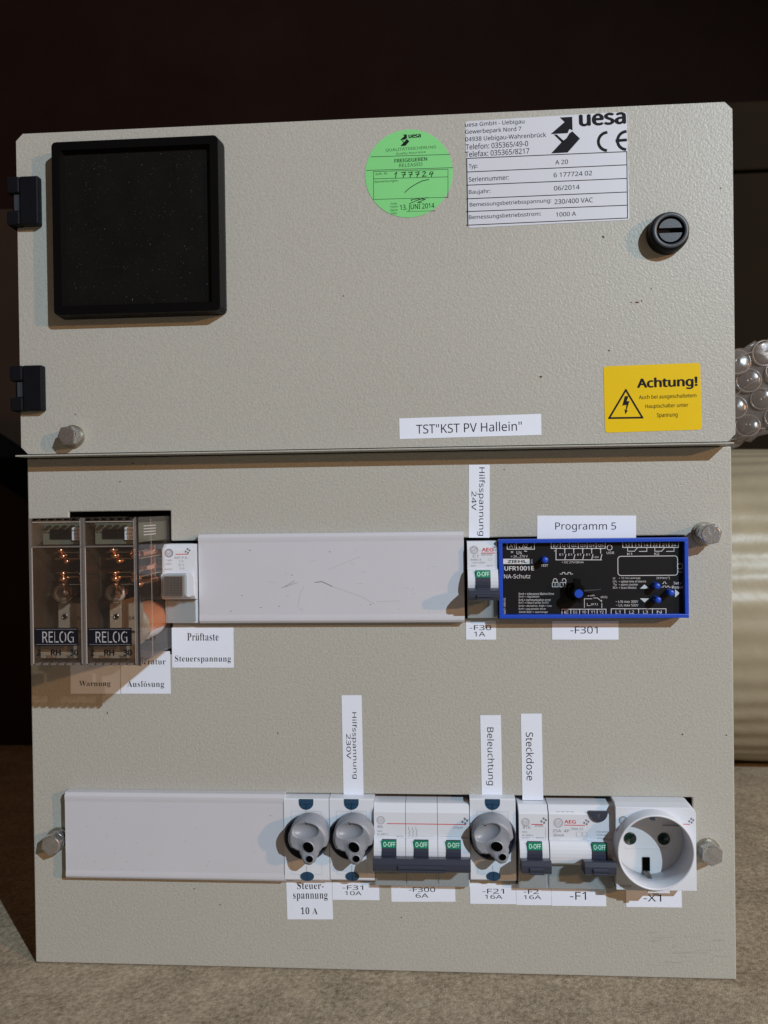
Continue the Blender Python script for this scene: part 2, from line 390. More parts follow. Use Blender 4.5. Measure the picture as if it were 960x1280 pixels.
# dark board at the left; the slanting bar stands in for a shadow
def bar(name, label, a, b, wd, th, m, origin):
    a = Vector(a); b = Vector(b); t = (b - a).normalized(); n = Vector((0, 1, 0)).cross(t).normalized() * wd / 2; y = Vector((0, th / 2, 0))
    q = MB(origin); vs = [tuple(p + s1 * n + s2 * y) for p in (a, b) for s1, s2 in ((-1, -1), (1, -1), (1, 1), (-1, 1))]
    q.add(vs, [(0, 1, 2, 3), (7, 6, 5, 4), (0, 4, 5, 1), (1, 5, 6, 2), (2, 6, 7, 3), (3, 7, 4, 0)], m)
    return tag(q.build(name, None, 1), label, 'board')
bar('board_and_shadow', 'wide brown board standing in the shadow left of the cabinet', (-330, 420, 0), (-322, 420, 606), 400, 30, 'board', (-530, -420, 0))
bar('board_and_shadow', 'narrow dark bar standing in for a shadow slanting down behind the cabinet at the left', (-420, 385, 440), (60, 385, 130), 40, 30, 'shadow_band', (60, -385, 0))

# ------------------------------------------------------------------ cabinet
cab = thing('control_cabinet', 'beige powder coated control cabinet panel standing upright on the concrete floor', 'control cabinet', (0, 0, 0))
W, HL, HT = 400., 295., 480.6
# housing behind
hb = MB(); hb.box(5, 7, 2, 478, -62, -3, 'housing_paint'); hb.box(393, 395, 2, 478, -62, -3, 'housing_paint')
hb.box(7, 393, 2, 4, -62, -3, 'housing_dark'); hb.box(7, 393, 476, 478, -62, -3, 'housing_paint'); hb.box(5, 395, 2, 478, -64, -62.1, 'housing_dark')
hb.build('housing', cab)
# lower cover plate with cutouts
xc0, zc1 = P(86, 640, 0); xc1 = P(213, 640, 0)[0]; zc0 = P(213, 818, 0)[1]
r1 = (xc1 - 1, 374.5, 201.0, 246.2); r2 = (21.5, 377.2, 50.8, 100.9)
xf = [P(p_, 1050, 6)[0] for p_ in (469, 587, 646)]; zfh = P(384, 1101.5, 6)[1] + .1; r2 = (21.5, xf[0], zfh, 100.9); holes = [(xc0, xc1, zc0, zc1), r1, r2, (xf[0], xf[1], 50.8, 100.9), (xf[1], xf[2], zfh, 100.9), (xf[2], 377.2, 50.8, 100.9)]
xs = sorted({0, W} | {h[0] for h in holes} | {h[1] for h in holes}); zs = sorted({0, HL} | {h[2] for h in holes} | {h[3] for h in holes})
def solid(i, j):
    if not (0 <= i < len(xs) - 1 and 0 <= j < len(zs) - 1): return False
    x = (xs[i] + xs[i + 1]) / 2; z = (zs[j] + zs[j + 1]) / 2
    return not any(h[0] < x < h[1] and h[2] < z < h[3] for h in holes)
pb = MB()
vid = {}
def vv(i, j, k):
    if (i, j, k) not in vid: vid[(i, j, k)] = len(vid)
    return vid[(i, j, k)]
fs = []
for i in range(len(xs) - 1):
    for j in range(len(zs) - 1):
        if not solid(i, j): continue
        fs.append((vv(i, j, 0), vv(i + 1, j, 0), vv(i + 1, j + 1, 0), vv(i, j + 1, 0)))
        fs.append((vv(i, j + 1, 1), vv(i + 1, j + 1, 1), vv(i + 1, j, 1), vv(i, j, 1)))
        for (di, dj, a, c) in ((-1, 0, (i, j), (i, j + 1)), (1, 0, (i + 1, j + 1), (i + 1, j)), (0, -1, (i + 1, j), (i, j)), (0, 1, (i, j + 1), (i + 1, j + 1))):
            if not solid(i + di, j + dj): fs.append((vv(*a, 0), vv(*c, 0), vv(*c, 1), vv(*a, 1)))
vl = sorted(vid, key=vid.get)
pb.add([(xs[i], 2.0 if k else 0, zs[j]) for i, j, k in vl], fs, 'paint'); cp = pb.build('cover_plate', cab, .8, 3)
# door
dc = 4.0   # clipped corners
out = [(dc, HL + 2.2), (W - dc, HL + 2.2), (W, HL + 2.2 + dc), (W, HT - dc), (W - dc, HT), (dc, HT), (0, HT - dc), (0, HL + 2.2 + dc)]
db = MB(); db.prism(out, -12, 6, 'paint'); door = db.build('door', cab, 2.2, 4)
# drip edge between door and cover
lx0 = P(20, 574, 12)[0]; lx1 = P(917, 556, 12)[0]
lb = MB(); zt = HL + 1.2
lb.box(lx0, lx1, zt - .9, zt, .2, 13, 'paint'); lb.build('drip_edge', cab, .35, 2)
lb = MB(); lb.box(1, W - 1, zt + .05, HL + 2.6, -3, 2.5, 'housing_dark'); lb.build('door_gap_seal', cab)

def frame_at(name, parent):
    # black window frame of the door (meter window)
    q = MB(); d0, d1 = 6, 15.6
    x0, z1 = P(64, 178, d1); x1, _ = P(272, 171, d1); _, z0 = P(275, 388, d1); xb = P(282, 386, 8)[0]
    x1b = x1 + 1.2; x0b = x0 - .6; z0b = z0 - .3; z1b = z1 + .3
    def rect(x0, x1, z0, z1, r): return rrect(x0, x1, z0, z1, r, 3)
    ot = rect(x0, x1, z0, z1, 2.5); ob = rect(x0b, x1b, z0b, z1b, 2.8); t = 4.6
    it = rect(x0 + t, x1 - t, z0 + t, z1 - t, 1.); ib = rect(x0 + t + 1.2, x1 - t - 1.2, z0 + t + 1.2, z1 - t - 1.2, 1.)
    n = len(ot)
    def band(a, da, b_, db_, m): q.add([(p[0], -da, p[1]) for p in a] + [(p[0], -db_, p[1]) for p in b_], [(i, (i + 1) % n, n + (i + 1) % n, n + i) for i in range(n)], m)
    band(ob, d0, ob, d0 + 2.5, 'black_plastic'); band(ob, d0 + 2.5, ot, d1, 'black_plastic')
    band(ot, d1, it, d1, 'black_plastic'); band(it, d1, ib, 12.6, 'black_plastic')
    fr = q.build(name, parent, .5, 2)
    g = MB(); g.prism([(p[0], p[1]) for p in ib], 8.2, 12.5, 'dusty_black'); g.build('window_pane', fr)
frame_at('window_frame', door)
# hinges
def hinge(py0, py1, pxr, lab):
    d1 = 11
    x1, z1 = P(pxr, py0, d1); z0 = P(pxr, py1, d1)[1]; x0 = -3.6
    q = MB(); h = z1 - z0
    q.box(x0 + 7.6, x1, z0, z1, 6, d1, 'hinge_black'); q.box(x0, x0 + 7.6, z0, z0 + h * .30, -10, d1, 'hinge_black')
    q.box(x0, x0 + 7.6, z1 - h * .34, z1, -10, d1, 'hinge_black')
    o = q.build('hinge', door, .9, 2)
    q = MB(); q.cyl(0, 0, 2.9, -h * .225, h * .225, 'hinge_black')
    q.v = [(x0 + 3.4 + a, -4.5 + c, (z0 + z1) / 2 + b_) for a, b_, c in q.v]   # turn axis upright
    q.build('hinge_barrel', o, .3)
    q = MB(); q.box(x0 + 3.4, x0 + 9.2, z0 + h * .31, z1 - h * .35, 6.2, 9.4, 'lock_grey'); q.build('hinge_insert', o, .4)
    return o
hinge(219, 280, 47, ''); hinge(456, 513, 52, '')
q = MB(); x0 = 400.05; z1 = P(924, 262, -8)[1]; z0 = P(924, 329, -8)[1]
q.box(x0, x0 + 3.6, z0, z1, -26, -6, 'hinge_black'); q.box(x0, x0 + 2.2, z0 - 2, z1 + 3, -24, -9, 'hinge_black'); q.build('side_catch', cab, .6)
# lock
lx, lz = P(838.5, 287.5, 14); q = MB()
q.tube(lx, lz, [(0.01, 6.2), (10.8, 6.2), (10.8, 10.4), (9.9, 13.4), (9.4, 14), (7.3, 14), (7.1, 13.5), (7.1, 12.4), (0.01, 12.4)], 'black_plastic', 48)
lk = q.build('door_lock', door)
q = MB(); ra = 6.2
for sgn in (1, -1):
    pts = [(lx + ra * math.cos(a), lz + sgn * ra * math.sin(a)) for a in [math.asin(1.35 / ra) + (math.pi - 2 * math.asin(1.35 / ra)) * i / 16 for i in range(17)]]
    if sgn < 0: pts = pts[::-1]
    q.prism(pts, 10, 13.6, 'lock_grey')
q.build('lock_cylinder', lk, .3)
q = MB(); q.tube(lx, lz, [(9.6, 13.8), (9.3, 14.15), (7.5, 14.15), (7.3, 13.8)], 'lock_grey', 48); q.build('lock_ring', lk)
# hex bolts
def bolt(px, py, h, base, rot, parent, r=6.1):
    X, Z = P(px, py, base + h); o = thing('hex_bolt', None, None, (X, 0, Z)); o.parent = parent
    q = MB((0, 0, 0)); q.cyl(0, 0, 6.5, base + .02, base + 1.4, 'zinc_yellow', 32); q.cyl(0, 0, 5.6, base + 1.4, base + h - 5, 'zinc', 32)
    q.build('washer', o, .25)
    q = MB((0, 0, 0)); pts = [(r * math.cos(math.radians(rot + 60 * i)), r * math.sin(math.radians(rot + 60 * i))) for i in range(6)]
    q.prism(pts, base + h - 5, base + h - .5, 'zinc'); q.cyl(0, 0, r * .84, base + h - .5, base + h, 'zinc', 32, r1=r * .78)
    q.build('bolt_head', o, .3)
    return o
bolt(83, 544, 9, 6, 8, cab, 5.6); bolt(889, 668, 11, 0, 12, cab); bolt(63, 1057, 10, 0, 20, cab); bolt(891, 1070, 8, 0, 25, cab)
# scuffs, chips of dirt on the paint
q = MB()
def blob(px, py, rx, rz, d, m):
    X, Z = P(px, py, d); n = 9
    q.add([(X + rx * (.7 + .5 * rnd.random()) * math.cos(2 * math.pi * i / n), -d, Z + rz * (.7 + .5 * rnd.random()) * math.sin(2 * math.pi * i / n)) for i in range(n)], [tuple(range(n))], m)
for px, py, a, c, dd in ((754, 296, .7, .7, 6.03), (796, 378, 1.2, .5, 6.03), (789, 378, .6, .3, 6.03), (802, 376, .4, .5, 6.03), (814, 361, .4, .4, 6.03), (676, 471, .8, .8, 6.03), (429, 370, .5, .4, 6.03),
                         (94, 518, .4, .4, 6.03), (853, 918, .5, .5, .03), (134, 891, .35, .9, .03), (166, 579, .5, .5, .03), (150, 602, .8, .25, .03), (243, 1111, .4, .4, .03), (275, 1131, .35, .5, .03), (502, 1147, .3, .5, .03), (630, 587, .6, .25, .03), (776, 240, .35, .35, 6.03)):
    blob(px, py, a, c, dd, 'rust')
for i in range(16):
    x = 800 + rnd.random() * 105; y = 1165 + rnd.random() * 42; l = 4 + rnd.random() * 26
    q.lpx([(x, y), (x + l * .5, y + rnd.uniform(-1, 1)), (x + l, y + rnd.uniform(-1.5, 1.5))], rnd.uniform(.3, .6), .03, 'scuff_tan')
tag(q.build('scuff_marks', cab), None, None, None, 'stuff')

# ------------------------------------------------------------------ relays
def relay():
    D = 50; W_, H_ = 28.6, 76.; root = thing('plug_in_relay', 'clear cased relay', 'relay', (0, 0, 0))
    x0, x1, z0, z1 = 0, W_, 0, H_
    # case: four walls and a front, 1.1 mm thick
    q = MB(); t = 1.1
    q.box(x0, x0 + t, z0, z1, -14, D - t - .1, 'dimming_case'); q.box(x1 - t, x1, z0, z1, -14, D - t - .1, 'clear_case')
    q.box(x0 + t + .05, x1 - t - .05, z0, z0 + t, -14, D - t - .1, 'dimming_case'); q.box(x0 + t + .05, x1 - t - .05, z1 - t, z1, -14, D - t - .1, 'clear_case')
    q.box(x0 + .3, x1 - .3, z0 + .3, z1 - .3, D - t, D, 'clear_case'); q.build('clear_cover', root)
    # frame rim round the front, division near the top
    q = MB(); e = 1.1; zd = z1 - 15.2
    q.box(x0, x0 + e, z0, z1, D - 1.2, D + .5, 'clear_edge'); q.box(x1 - e, x1, z0, z1, D - 1.2, D + .5, 'clear_edge')
    q.box(x0 + e, x1 - e, zd, zd + .8, D - .5, D + .4, 'clear_edge')
    q.box(x0 - .25, x0 + .45, z0, z1, D - 2, D + .3, 'black_plastic'); q.box(x1 - .45, x1 + .25, z0, z1, D - 2, D + .3, 'black_plastic')
    q.box(x0 + 1.2, x0 + 1.6, z0 + .8, zd, D - .2, D + .3, 'edge_glint'); q.box(x1 - 1.6, x1 - 1.2, z0 + .8, z1 - .8, D - .2, D + .3, 'edge_glint'); q.box(x0 + 1.7, x1 - 1.7, z1 - 2.3, z1 - 1.9, D - .2, D + .3, 'edge_glint'); q.box(x1 - .02, x1 + .12, z0 + 1, z1 - 1, 30, 30.4, 'edge_glint')  # pale strips painted as the glints along the clear plastic edges
    q.build('front_rim', root, .12, 1)
    for i in range(6):
        a = x0 + 2.2 + i * 4.15
        for zz, mm_ in ((z1 - 1.3, 'black_plastic'), (z0 + .1, 'steel')):
            g = MB(); g.box(a, a + (2.3 if zz > 10 else 2.6), zz, zz + 1.1, D - 3, D + .55, mm_ if zz > 10 else 'clear_edge'); g.build('vent_tooth', root, .2)
    # base in the cut-out
    q = MB(); q.box(1.3, W_ - 1.3, 1.4, H_ - 1.4, -14, -6, 'relay_base'); q.build('relay_base', root)
    q = MB(); q.box(3, W_ - 3, 62, 73, 40, 41.5, 'relay_board'); q.box(3, W_ - 4, 62.5, 64, -6, 40, 'relay_board'); q.box(W_ - 5.5, W_ - 4, 64, 73, -6, 40, 'relay_board')
    q.box(7.4, 19.5, 65, 69.8, 41.5, 42.5, 'black_plastic')
    q.box(19.4, 25.6, 64.2, 71, 42.6, 43, 'paper')
    for k, l in enumerate(('24V', 'DC', '0,9W')): q.text(l, 22.5, 69.4 - k * 2, 4.2, 1.2, 43.05, 'ink')
    for k in range(4): q.box(W_ - 4 + .01, W_ - 3.9, 66 + k * 1.6, 66.5 + k * 1.6, 12, 30, 'paper')
    q.build('circuit_board', root)
    # leaf springs and rivets
    for zz, m_, a, bb in ((57.2, 'steel', 7, 22), (53.8, 'brass', 7, 26), (46.5, 'steel', 8, 22), (44.2, 'brass', 10, 26), (40.2, 'steel', 14, 26)):
        g = MB(); g.box(a, bb, zz, zz + .6, -4, 38, m_); g.build('leaf_spring', root, .1, 1)
    for zz, a, bb, dd in ((54.8, 17, 24.6, 30), (46.8, 17, 24.6, 26), (39.6, 18, 26, 24)):
        g = MB(); g.box(a, bb, zz, zz + 2.6, dd - 26, dd, 'copper'); g.build('contact_blade', root, .3)
    for X, Z, rr in ((11.2, 58.7, 1.7), (12.3, 55.6, 1.9), (14.4, 52.9, 1.5), (22.8, 58.6, 1.4), (23, 55.8, 1.8), (12.2, 46.6, 1.5), (12.2, 43.6, 2.), (22.8, 46.5, 1.5), (23.2, 43.3, 2.1), (25.2, 40.6, 1.4)):
        g = MB(); g.sphere(X, Z, 38.8, rr * 1.2, 'copper', 8, 1, .8, 1); g.sphere(X, Z, 36.2, rr, 'copper', 8, 1, .8, 1.6); g.build('contact_rivet', root)
    g = MB(); g.box(21.2, 24.4, 40, 60, 12, 13.2, 'copper'); g.build('contact_post', root, .3)
    # indicator bulb
    g = MB(); g.sphere(13, 36.2, 40.5, 5.3, 'bulb_glass', 16); gl = g.build('indicator_bulb', root)
    g = MB(); g.cyl(13, 36.2, 2.6, 30, 35.2, 'copper', 20); g.tube(13, 36.2, [(.7, 38), (1.5, 38), (1.5, 38.6), (.7, 38.6)], 'steel', 16); g.box(12.4, 13.6, 36.2, 42.6, 37.5, 38.4, 'copper'); g.build('bulb_socket', gl)
    # inner shield plate with marking
    g = MB(); g.box(7.6, 25.2, 15.6, 30, 34, 35.4, 'relay_inner'); g.box(7.6, 9.2, 10, 30, -4, 34, 'relay_inner'); g.cyl(11.2, 23.2, 1.1, 35.4, 35.9, 'hole_black', 16); g.tube(11.2, 23.2, [(1.1, 35.4), (1.7, 35.4), (1.5, 36), (1.1, 36)], 'steel', 20)
    g.text('EAW', 20.9, 22.3, 5.6, 1.7, 35.5, 'ink', bold=.015); g.build('shield_plate', root)
    # coil lying front to back
    g = MB(); prof = []
    for i in range(37): prof.append((10.1 + .12 * math.sin(i * 2.3), 2 + i * .82))
    prof += [(3, 31.6), (3, 2)]
    g.tube(W_ - 11.8, 17.5, prof[::-1], 'copper_wire', 36); cl = g.build('copper_coil', root)
    g = MB(); g.tube(W_ - 11.8, 17.5, [(11.4, 31.8), (11.4, 32.8), (2.5, 32.8), (2.5, 31.8)], 'relay_inner', 36); g.tube(W_ - 11.8, 17.5, [(2.5, 30), (2.5, 33.6), (.01, 33.6), (.01, 30)], 'steel', 20); g.build('coil_flange', cl)
    g = MB(); n = 10; ang = [math.radians(-78 + 58 * i / n) for i in range(n + 1)]
    vs = [(W_ - 11.8 + 10.45 * math.cos(a), -dd, 17.5 + 10.45 * math.sin(a)) for dd in (6, 27) for a in ang]
    g.add(vs, [(i, i + 1, n + 2 + i, n + 1 + i) for i in range(n)], 'paper', True); g.build('coil_label', cl)
    g = MB(); g.box(2, 26, 2.6, 9.4, 43, 44, 'relay_inner'); g.build('lower_shield', root)
    # name plate on the front
    g = MB(); g.box(2.2, 25.2, 10.2, 19.4, D + .05, D + .22, 'ink'); g.text('RELOG', 14.6, 14.7, 16.6, 5.8, D + .27, 'print_pale', bold=-.012)
    g.line([(3., 18.7), (24.4, 18.7)], .25, D + .27, 'print_grey'); g.line([(3., 10.9), (24.4, 10.9)], .25, D + .27, 'print_grey')
    g.line([(17.8, 11.6), (17.8, 18)], .8, D + .3, 'ink'); g.line([(22.1, 11.6), (22.1, 18)], .5, D + .3, 'ink'); g.line([(13.2, 11.6), (13.2, 18)], .3, D + .3, 'ink')
    g.build('name_plate', root)
    g = MB(); 
    for s_, xx, ww in (('2', 4.3, 2.0), ('RH', 13.2, 5.4), ('30', 22.9, 4.6)): g.text(s_, xx, 6.7, ww, 3.2, D + .06, 'ink', bold=.035)
    g.build('type_marking', root)
    return root
def copy_tree(o, parent=None):
    c = o.copy(); col.objects.link(c); c.parent = parent
    for ch in list(o.children): copy_tree(ch, c)
    return c
rz0 = P(100, 832, 50)[1]
ra_ = relay(); ra_.location = Vector((P(104, 740, 50)[0], 0, rz0)) * MM
rb_ = copy_tree(ra_); rb_.location = Vector((P(37.5, 740, 50)[0], 0, rz0 + .1)) * MM
tag(ra_, 'clear cased relay beside the test button, copper coil showing at its right side', 'relay', 'plug in relays')
tag(rb_, 'outermost clear cased relay, overhanging the left edge of the cabinet', 'relay', 'plug in relays')

# ------------------------------------------------------------------ rail devices
def monogram(q, X, Z, r, d, m='print_pale'):
    q.ring(X, Z, r, r * .22, d, m); q.ring(X, Z, r * .72, r * .12, d, m)
    q.text('GE', X, Z, r * 1.0, r * .75, d + .01, m, bold=.01)
def spark(q, X, Z, s, d, m='print_grey'):
    for a, b_ in ((-.5, -.3), (.0, .35), (.5, .0), (.1, -.6)):
        q.add([(X + (a - .28) * s, -d, Z + (b_ - .1) * s), (X + (a + .1) * s, -d, Z + (b_ - .3) * s), (X + (a + .3) * s, -d, Z + (b_ + .12) * s), (X + (a - .1) * s, -d, Z + (b_ + .32) * s)], [(0, 1, 2, 3)], m)
class Dev:
    """geometry of one row of breakers: local z of the pixel rows read off the photograph"""
    def __init__(s, px, Z0, top, face, bulge, bar0, bar1):
        z = lambda py, d: P(px, py, d)[1] - Z0
        s.Z0 = Z0; s.top = z(top, 5); s.face = z(face, 8); s.bul = z(bulge, 12); s.b0 = z(bar0, 21); s.b1 = z(bar1, 21)
R2 = Dev(530, 51.2, 1003.5, 1047, 1074, 1092, 1071)
R1 = Dev(600, 201.6, 676.5, 712, 737, 751, 735)
def body_profile(R):
    p = [(-8, 0), (4.6, 0), (4.6, R.bul - 3.2), (9.2, R.bul - 3), (11.6, R.bul - 1.2)]
    n = 6; z0 = R.bul - 1.2; z1 = R.face
    for i in range(1, n + 1): t = i / n; p.append((11.6 + 1.3 * math.sin(t * math.pi) - 1.4 * t * t, z0 + (z1 - z0) * t))
    p += [(8.6, R.face + .5), (8.6, R.top - 4.2), (8.0, R.top - 3.2), (5.4, R.top - .2), (4.8, R.top), (-8, R.top)]
    return p[::-1]
def toggle(root, R, xa, name='toggle', wd=7.9):
    q = MB((0, 0, 0)); p = []
    n = 6; z0 = R.bul - 1.5; z1 = R.face - .1
    for i in range(n + 1): t = i / n; p.append((12.2 + 1.3 * math.sin(t * math.pi) - 1.4 * t * t, z0 + (z1 - z0) * t))
    zg = z1 - 3.9
    q.profx(([(8, z0)] + p + [(8, z1)])[::-1], xa, xa + wd, 'toggle_grey')
    q.box(xa + .1, xa + wd - .1, R.b0 + 1, R.bul + 1.5, 9, 17.5, 'toggle_grey')
    o = q.build(name, root, .35)
    q = MB((0, 0, 0)); a, b_ = 11.85, 12.75
    q.add([(xa, -b_, zg), (xa + wd, -b_, zg), (xa + wd, -a, z1 + .05), (xa, -a, z1 + .05)], [(0, 1, 2, 3)], 'green_mark')
    # O-OFF follows the sloped green field
    v, f = text_geo('O-OFF', 'sans', .012); lo = v.min(0); hi = v.max(0); u = (v - lo) / (hi - lo)
    q.add([(xa + .7 + x * (wd - 1.4), -(b_ + (a - b_) * (.18 + .62 * y)) - .06, zg + (z1 - zg) * (.18 + .62 * y)) for x, y in u], f, 'mint_print')
    q.build('switch_marker', o)
def leverbar(root, R, x0, x1, ridge=None):
    q = MB((0, 0, 0)); c = (R.b0 + R.b1) / 2; hh = (R.b1 - R.b0) / 2
    sh = 4.3 if R is R2 else .8; prof = [(10.5, R.b0 - .8), (19.8, R.b0), (21.4, R.b0 + 1.6), (21.6, c + .6), (20.6, R.b1 - 1.6), (18, R.b1 - .6 - sh * .35), (10.5, R.b1 - sh)]
    q.profx(prof, x0, x1, 'toggle_grey')
    if ridge: q.profx([(20.8, c - hh * .55), (22.4, c - hh * .45), (22.4, c - hh * .05), (20.8, c + hh * .05)], ridge[0], ridge[1], 'toggle_grey'); q.profx([(20.4, c - hh * 1.0), (22.0, c - hh * .85), (22.0, c - hh * .6), (20.8, c - hh * .55)], ridge[0], ridge[1], 'toggle_grey')
    q.build('lever', root, .7, 3)
def breaker(px0, px1, R, poles, label, name='circuit_breaker', group=None, bar=True, togx=None, toggles=None, edge=(0., 0.)):
    X0 = P(px0, 0 + (1050 if R is R2 else 725), 6)[0]; X1 = P(px1, (1050 if R is R2 else 725), 6)[0]
    root = thing(name, label, 'circuit breaker', (X0, 0, R.Z0), group); w_ = X1 - X0; pw = w_ / poles; pr = body_profile(R)
    for k in range(poles):
        q = MB((0, 0, 0)); q.profx(pr, k * pw + .12, (k + 1) * pw - .12, 'white_plastic'); q.build('body', root, .25)
    for k in range(poles):
        q = MB((0, 0, 0)); q.box(k * pw + .5, (k + 1) * pw - .5, .8, R.bul - 3.6, 4.7, 6.0, 'clip_clear'); q.box(k * pw + .9, (k + 1) * pw - .9, 1.3, R.bul - 4.2, 4.65, 4.8, 'clip_grey'); q.build('label_holder', root, .2)
    tx = toggles or [k * pw + pw * .27 for k in range(poles)]
    for t in tx: toggle(root, R, t)
    if bar:
        a, b_ = bar if isinstance(bar, tuple) else (.2, w_ - .2); mid = (a + b_) / 2; l = (b_ - a)
        leverbar(root, R, a, b_, (mid - l * .24, mid + l * .24))
    return root, w_, pw, X0
D8 = 8.66
# three pole breaker
rt, w_, pw, X0 = breaker(468, 587, R2, 3, 'three pole white circuit breaker with one wide grey lever and red stripe', group='circuit breakers')
q = MB((0, 0, 0)); zt = R2.top
monogram(q, 3.9, zt - 8.6, 2.1, D8); q.line([(7.5, zt - 10.4), (51, zt - 10.4)], .42, D8 + .02, 'print_red'); spark(q, 50.5, zt - 8.2, 2.6, D8)
for s_, x, z, ww, hh in (('B6', 3.6, 13.2, 2.8, 1.5), ('6kA', 3.3, 15.6, 2.6, .9), ('AC 400V 3', 4.8, 17.3, 6, .9), ('50/60 Hz', 3.9, 18.9, 4.2, .8), ('AK7740', 14.6, 18.5, 4.2, .8)):
    q.text(s_, x, zt - z + 1, ww, hh, D8, 'print_grey')
q.text('EP63Y', 47, zt - 12.2, 5.2, 1.1, D8, 'print_grey')
for k in range(3):
    x = 19.4 + k * 2
    q.line([(x, zt - 12), (x, zt - 13.4), (x + .8, zt - 14.6), (x, zt - 15.4), (x + .8, zt - 16.4), (x, zt - 17.3), (x, zt - 18.2)], .16, D8 + .02, 'print_grey')
for k in range(3): q.line([(k * pw + 1, R2.face + 1.), ((k + 1) * pw - 2, R2.face + 1.)], .12, D8 + .02, 'print_pale')
q.build('face_print', rt)
# B16
rt, w_, pw, X0 = breaker(648, 684.5, R2, 1, 'narrow single pole circuit breaker marked B16 left of the residual current breaker', group='circuit breakers')
q = MB((0, 0, 0)); monogram(q, 3.7, zt - 8.6, 2.1, D8); q.line([(7., zt - 9.8), (13, zt - 9.8)], .42, D8 + .02, 'print_red'); spark(q, 13.6, zt - 7.4, 2.4, D8)
for s_, x, z, ww, hh in (('B16', 4.3, 11.4, 4, 1.7), ('6kA', 3.3, 14, 2.6, .9), ('AC 400V 3', 4.8, 15.9, 6, .9), ('50/60Hz', 3.7, 17.5, 4.2, .8), ('EP60V', 11.2, 10.6, 4.6, 1.1), ('AK7714', 11.4, 17.2, 4.2, .8)): q.text(s_, x, zt - z, ww, hh, D8, 'print_grey')
q.line([(14.6, zt - 11.5), (14.6, zt - 18)], .15, D8 + .02, 'print_pale'); q.line([(.8, R2.face + 1.), (15, R2.face + 1.)], .12, D8 + .02, 'print_pale'); q.build('face_print', rt)
# residual current breaker
xt = P(740, 1058, 12)[0] - P(685, 1050, 6)[0]
rt, w_, pw, X0 = breaker(685.3, 768, R2, 1, 'wide residual current breaker with dark half round test button and short grey lever', 'residual_current_breaker', 'circuit breakers',
                         bar=(P(731, 1080, 21)[0] - P(685, 1050, 6)[0], P(770, 1080, 21)[0] - P(685, 1050, 6)[0]), toggles=[xt])
q = MB((0, 0, 0)); monogram(q, 5.2, zt - 8.8, 2.4, D8)
q.text('AEG', 11.6, zt - 8.1, 6.2, 2., D8, 'print_red', bold=.02); q.line([(8.5, zt - 10), (19.5, zt - 10)], .4, D8 + .02, 'print_red'); spark(q, 20.3, zt - 8., 2.2, D8)
for s_, x, z, ww, hh in (('25A  4P', 6.6, 13.2, 9, 1.6), ('30mA', 5.2, 15.6, 6, 1.5), ('230V~', 4, 17.9, 4, .8), ('DDA 23', 15.4, 12, 6.2, 1.2), ('AK7740', 18.4, 17.8, 4.2, .8), ('monatlich', 29, 13.4, 6.6, .9), ('Prüftaste', 28.8, 15.1, 5.8, .9), ('drücken', 28.8, 17, 5, .9)): q.text(s_, x, zt - z, ww, hh, D8, 'print_grey')
q.line(rrect(15, 17.8, zt - 16.4, zt - 13.6, .4, 2), .15, D8 + .02, 'print_pale', True); q.line(rrect(18.4, 20.8, zt - 16.4, zt - 13.6, .8, 2), .15, D8 + .02, 'print_pale', True)
for x in (4.5, 7, 9.6, 12.2, 27, 30):
    dd = 7.6; q.line([(x, zt - 2.6), (x + .9, zt - 3.1), (x + 1.6, zt - 2.7)], .16, dd + .4, 'print_grey')
q.build('face_print', rt)
q = MB((0, 0, 0)); bx_, bz_ = P(748, 1014, 9); bx_ -= X0; bz_ -= R2.Z0; pts = [(bx_ - 5, bz_)] + [(bx_ + 5 * math.cos(math.radians(180 + a)), bz_ + 5.8 * math.sin(math.radians(180 + a))) for a in range(15, 180, 15)] + [(bx_ + 5, bz_)]
q.prism(pts, 8, 9.7, 'toggle_grey'); q.text('T', bx_, bz_ - 2.6, 1.3, 2, 9.75, 'print_grey'); q.build('test_button', rt, .35)
# AEG one pole breaker in the upper row
rt, w_, pw, X0 = breaker(584, 622, R1, 1, 'single pole circuit breaker in the upper row beside the blue framed relay', group='circuit breakers')
zt1 = R1.top; q = MB((0, 0, 0)); monogram(q, 3.9, zt1 - 4.6, 2.1, D8); q.text('AEG', 11.3, zt1 - 4.5, 6.4, 2.1, D8, 'print_red', bold=.02); q.line([(8, zt1 - 6.4), (15.2, zt1 - 6.4)], .4, D8 + .02, 'print_red'); spark(q, 15.5, zt1 - 3.6, 2., D8, 'print_pale')
for s_, x, z, ww, hh in (('C1', 4.6, 8.6, 3, 1.5), ('DDA EP63', 10.8, 7.9, 6, 1), ('6000 3', 4.8, 10.6, 5.6, 1), ('1 pol 230V~', 6.4, 12.3, 8, 1), ('50Hz', 3.4, 14, 2.8, .7), ('AK771', 12.4, 14, 3.6, .7)): q.text(s_, x, zt1 - z + .6, ww, hh, D8, 'print_grey')
q.ring(12.6, zt1 - 9.9, .8, .15, D8, 'print_pale'); q.build('face_print', rt)
q = MB((0, 0, 0)); q.box(-1.7, -.15, -.3, R1.top + .3, -8, 4.5, 'hole_black'); q.build('side_spacer', rt)

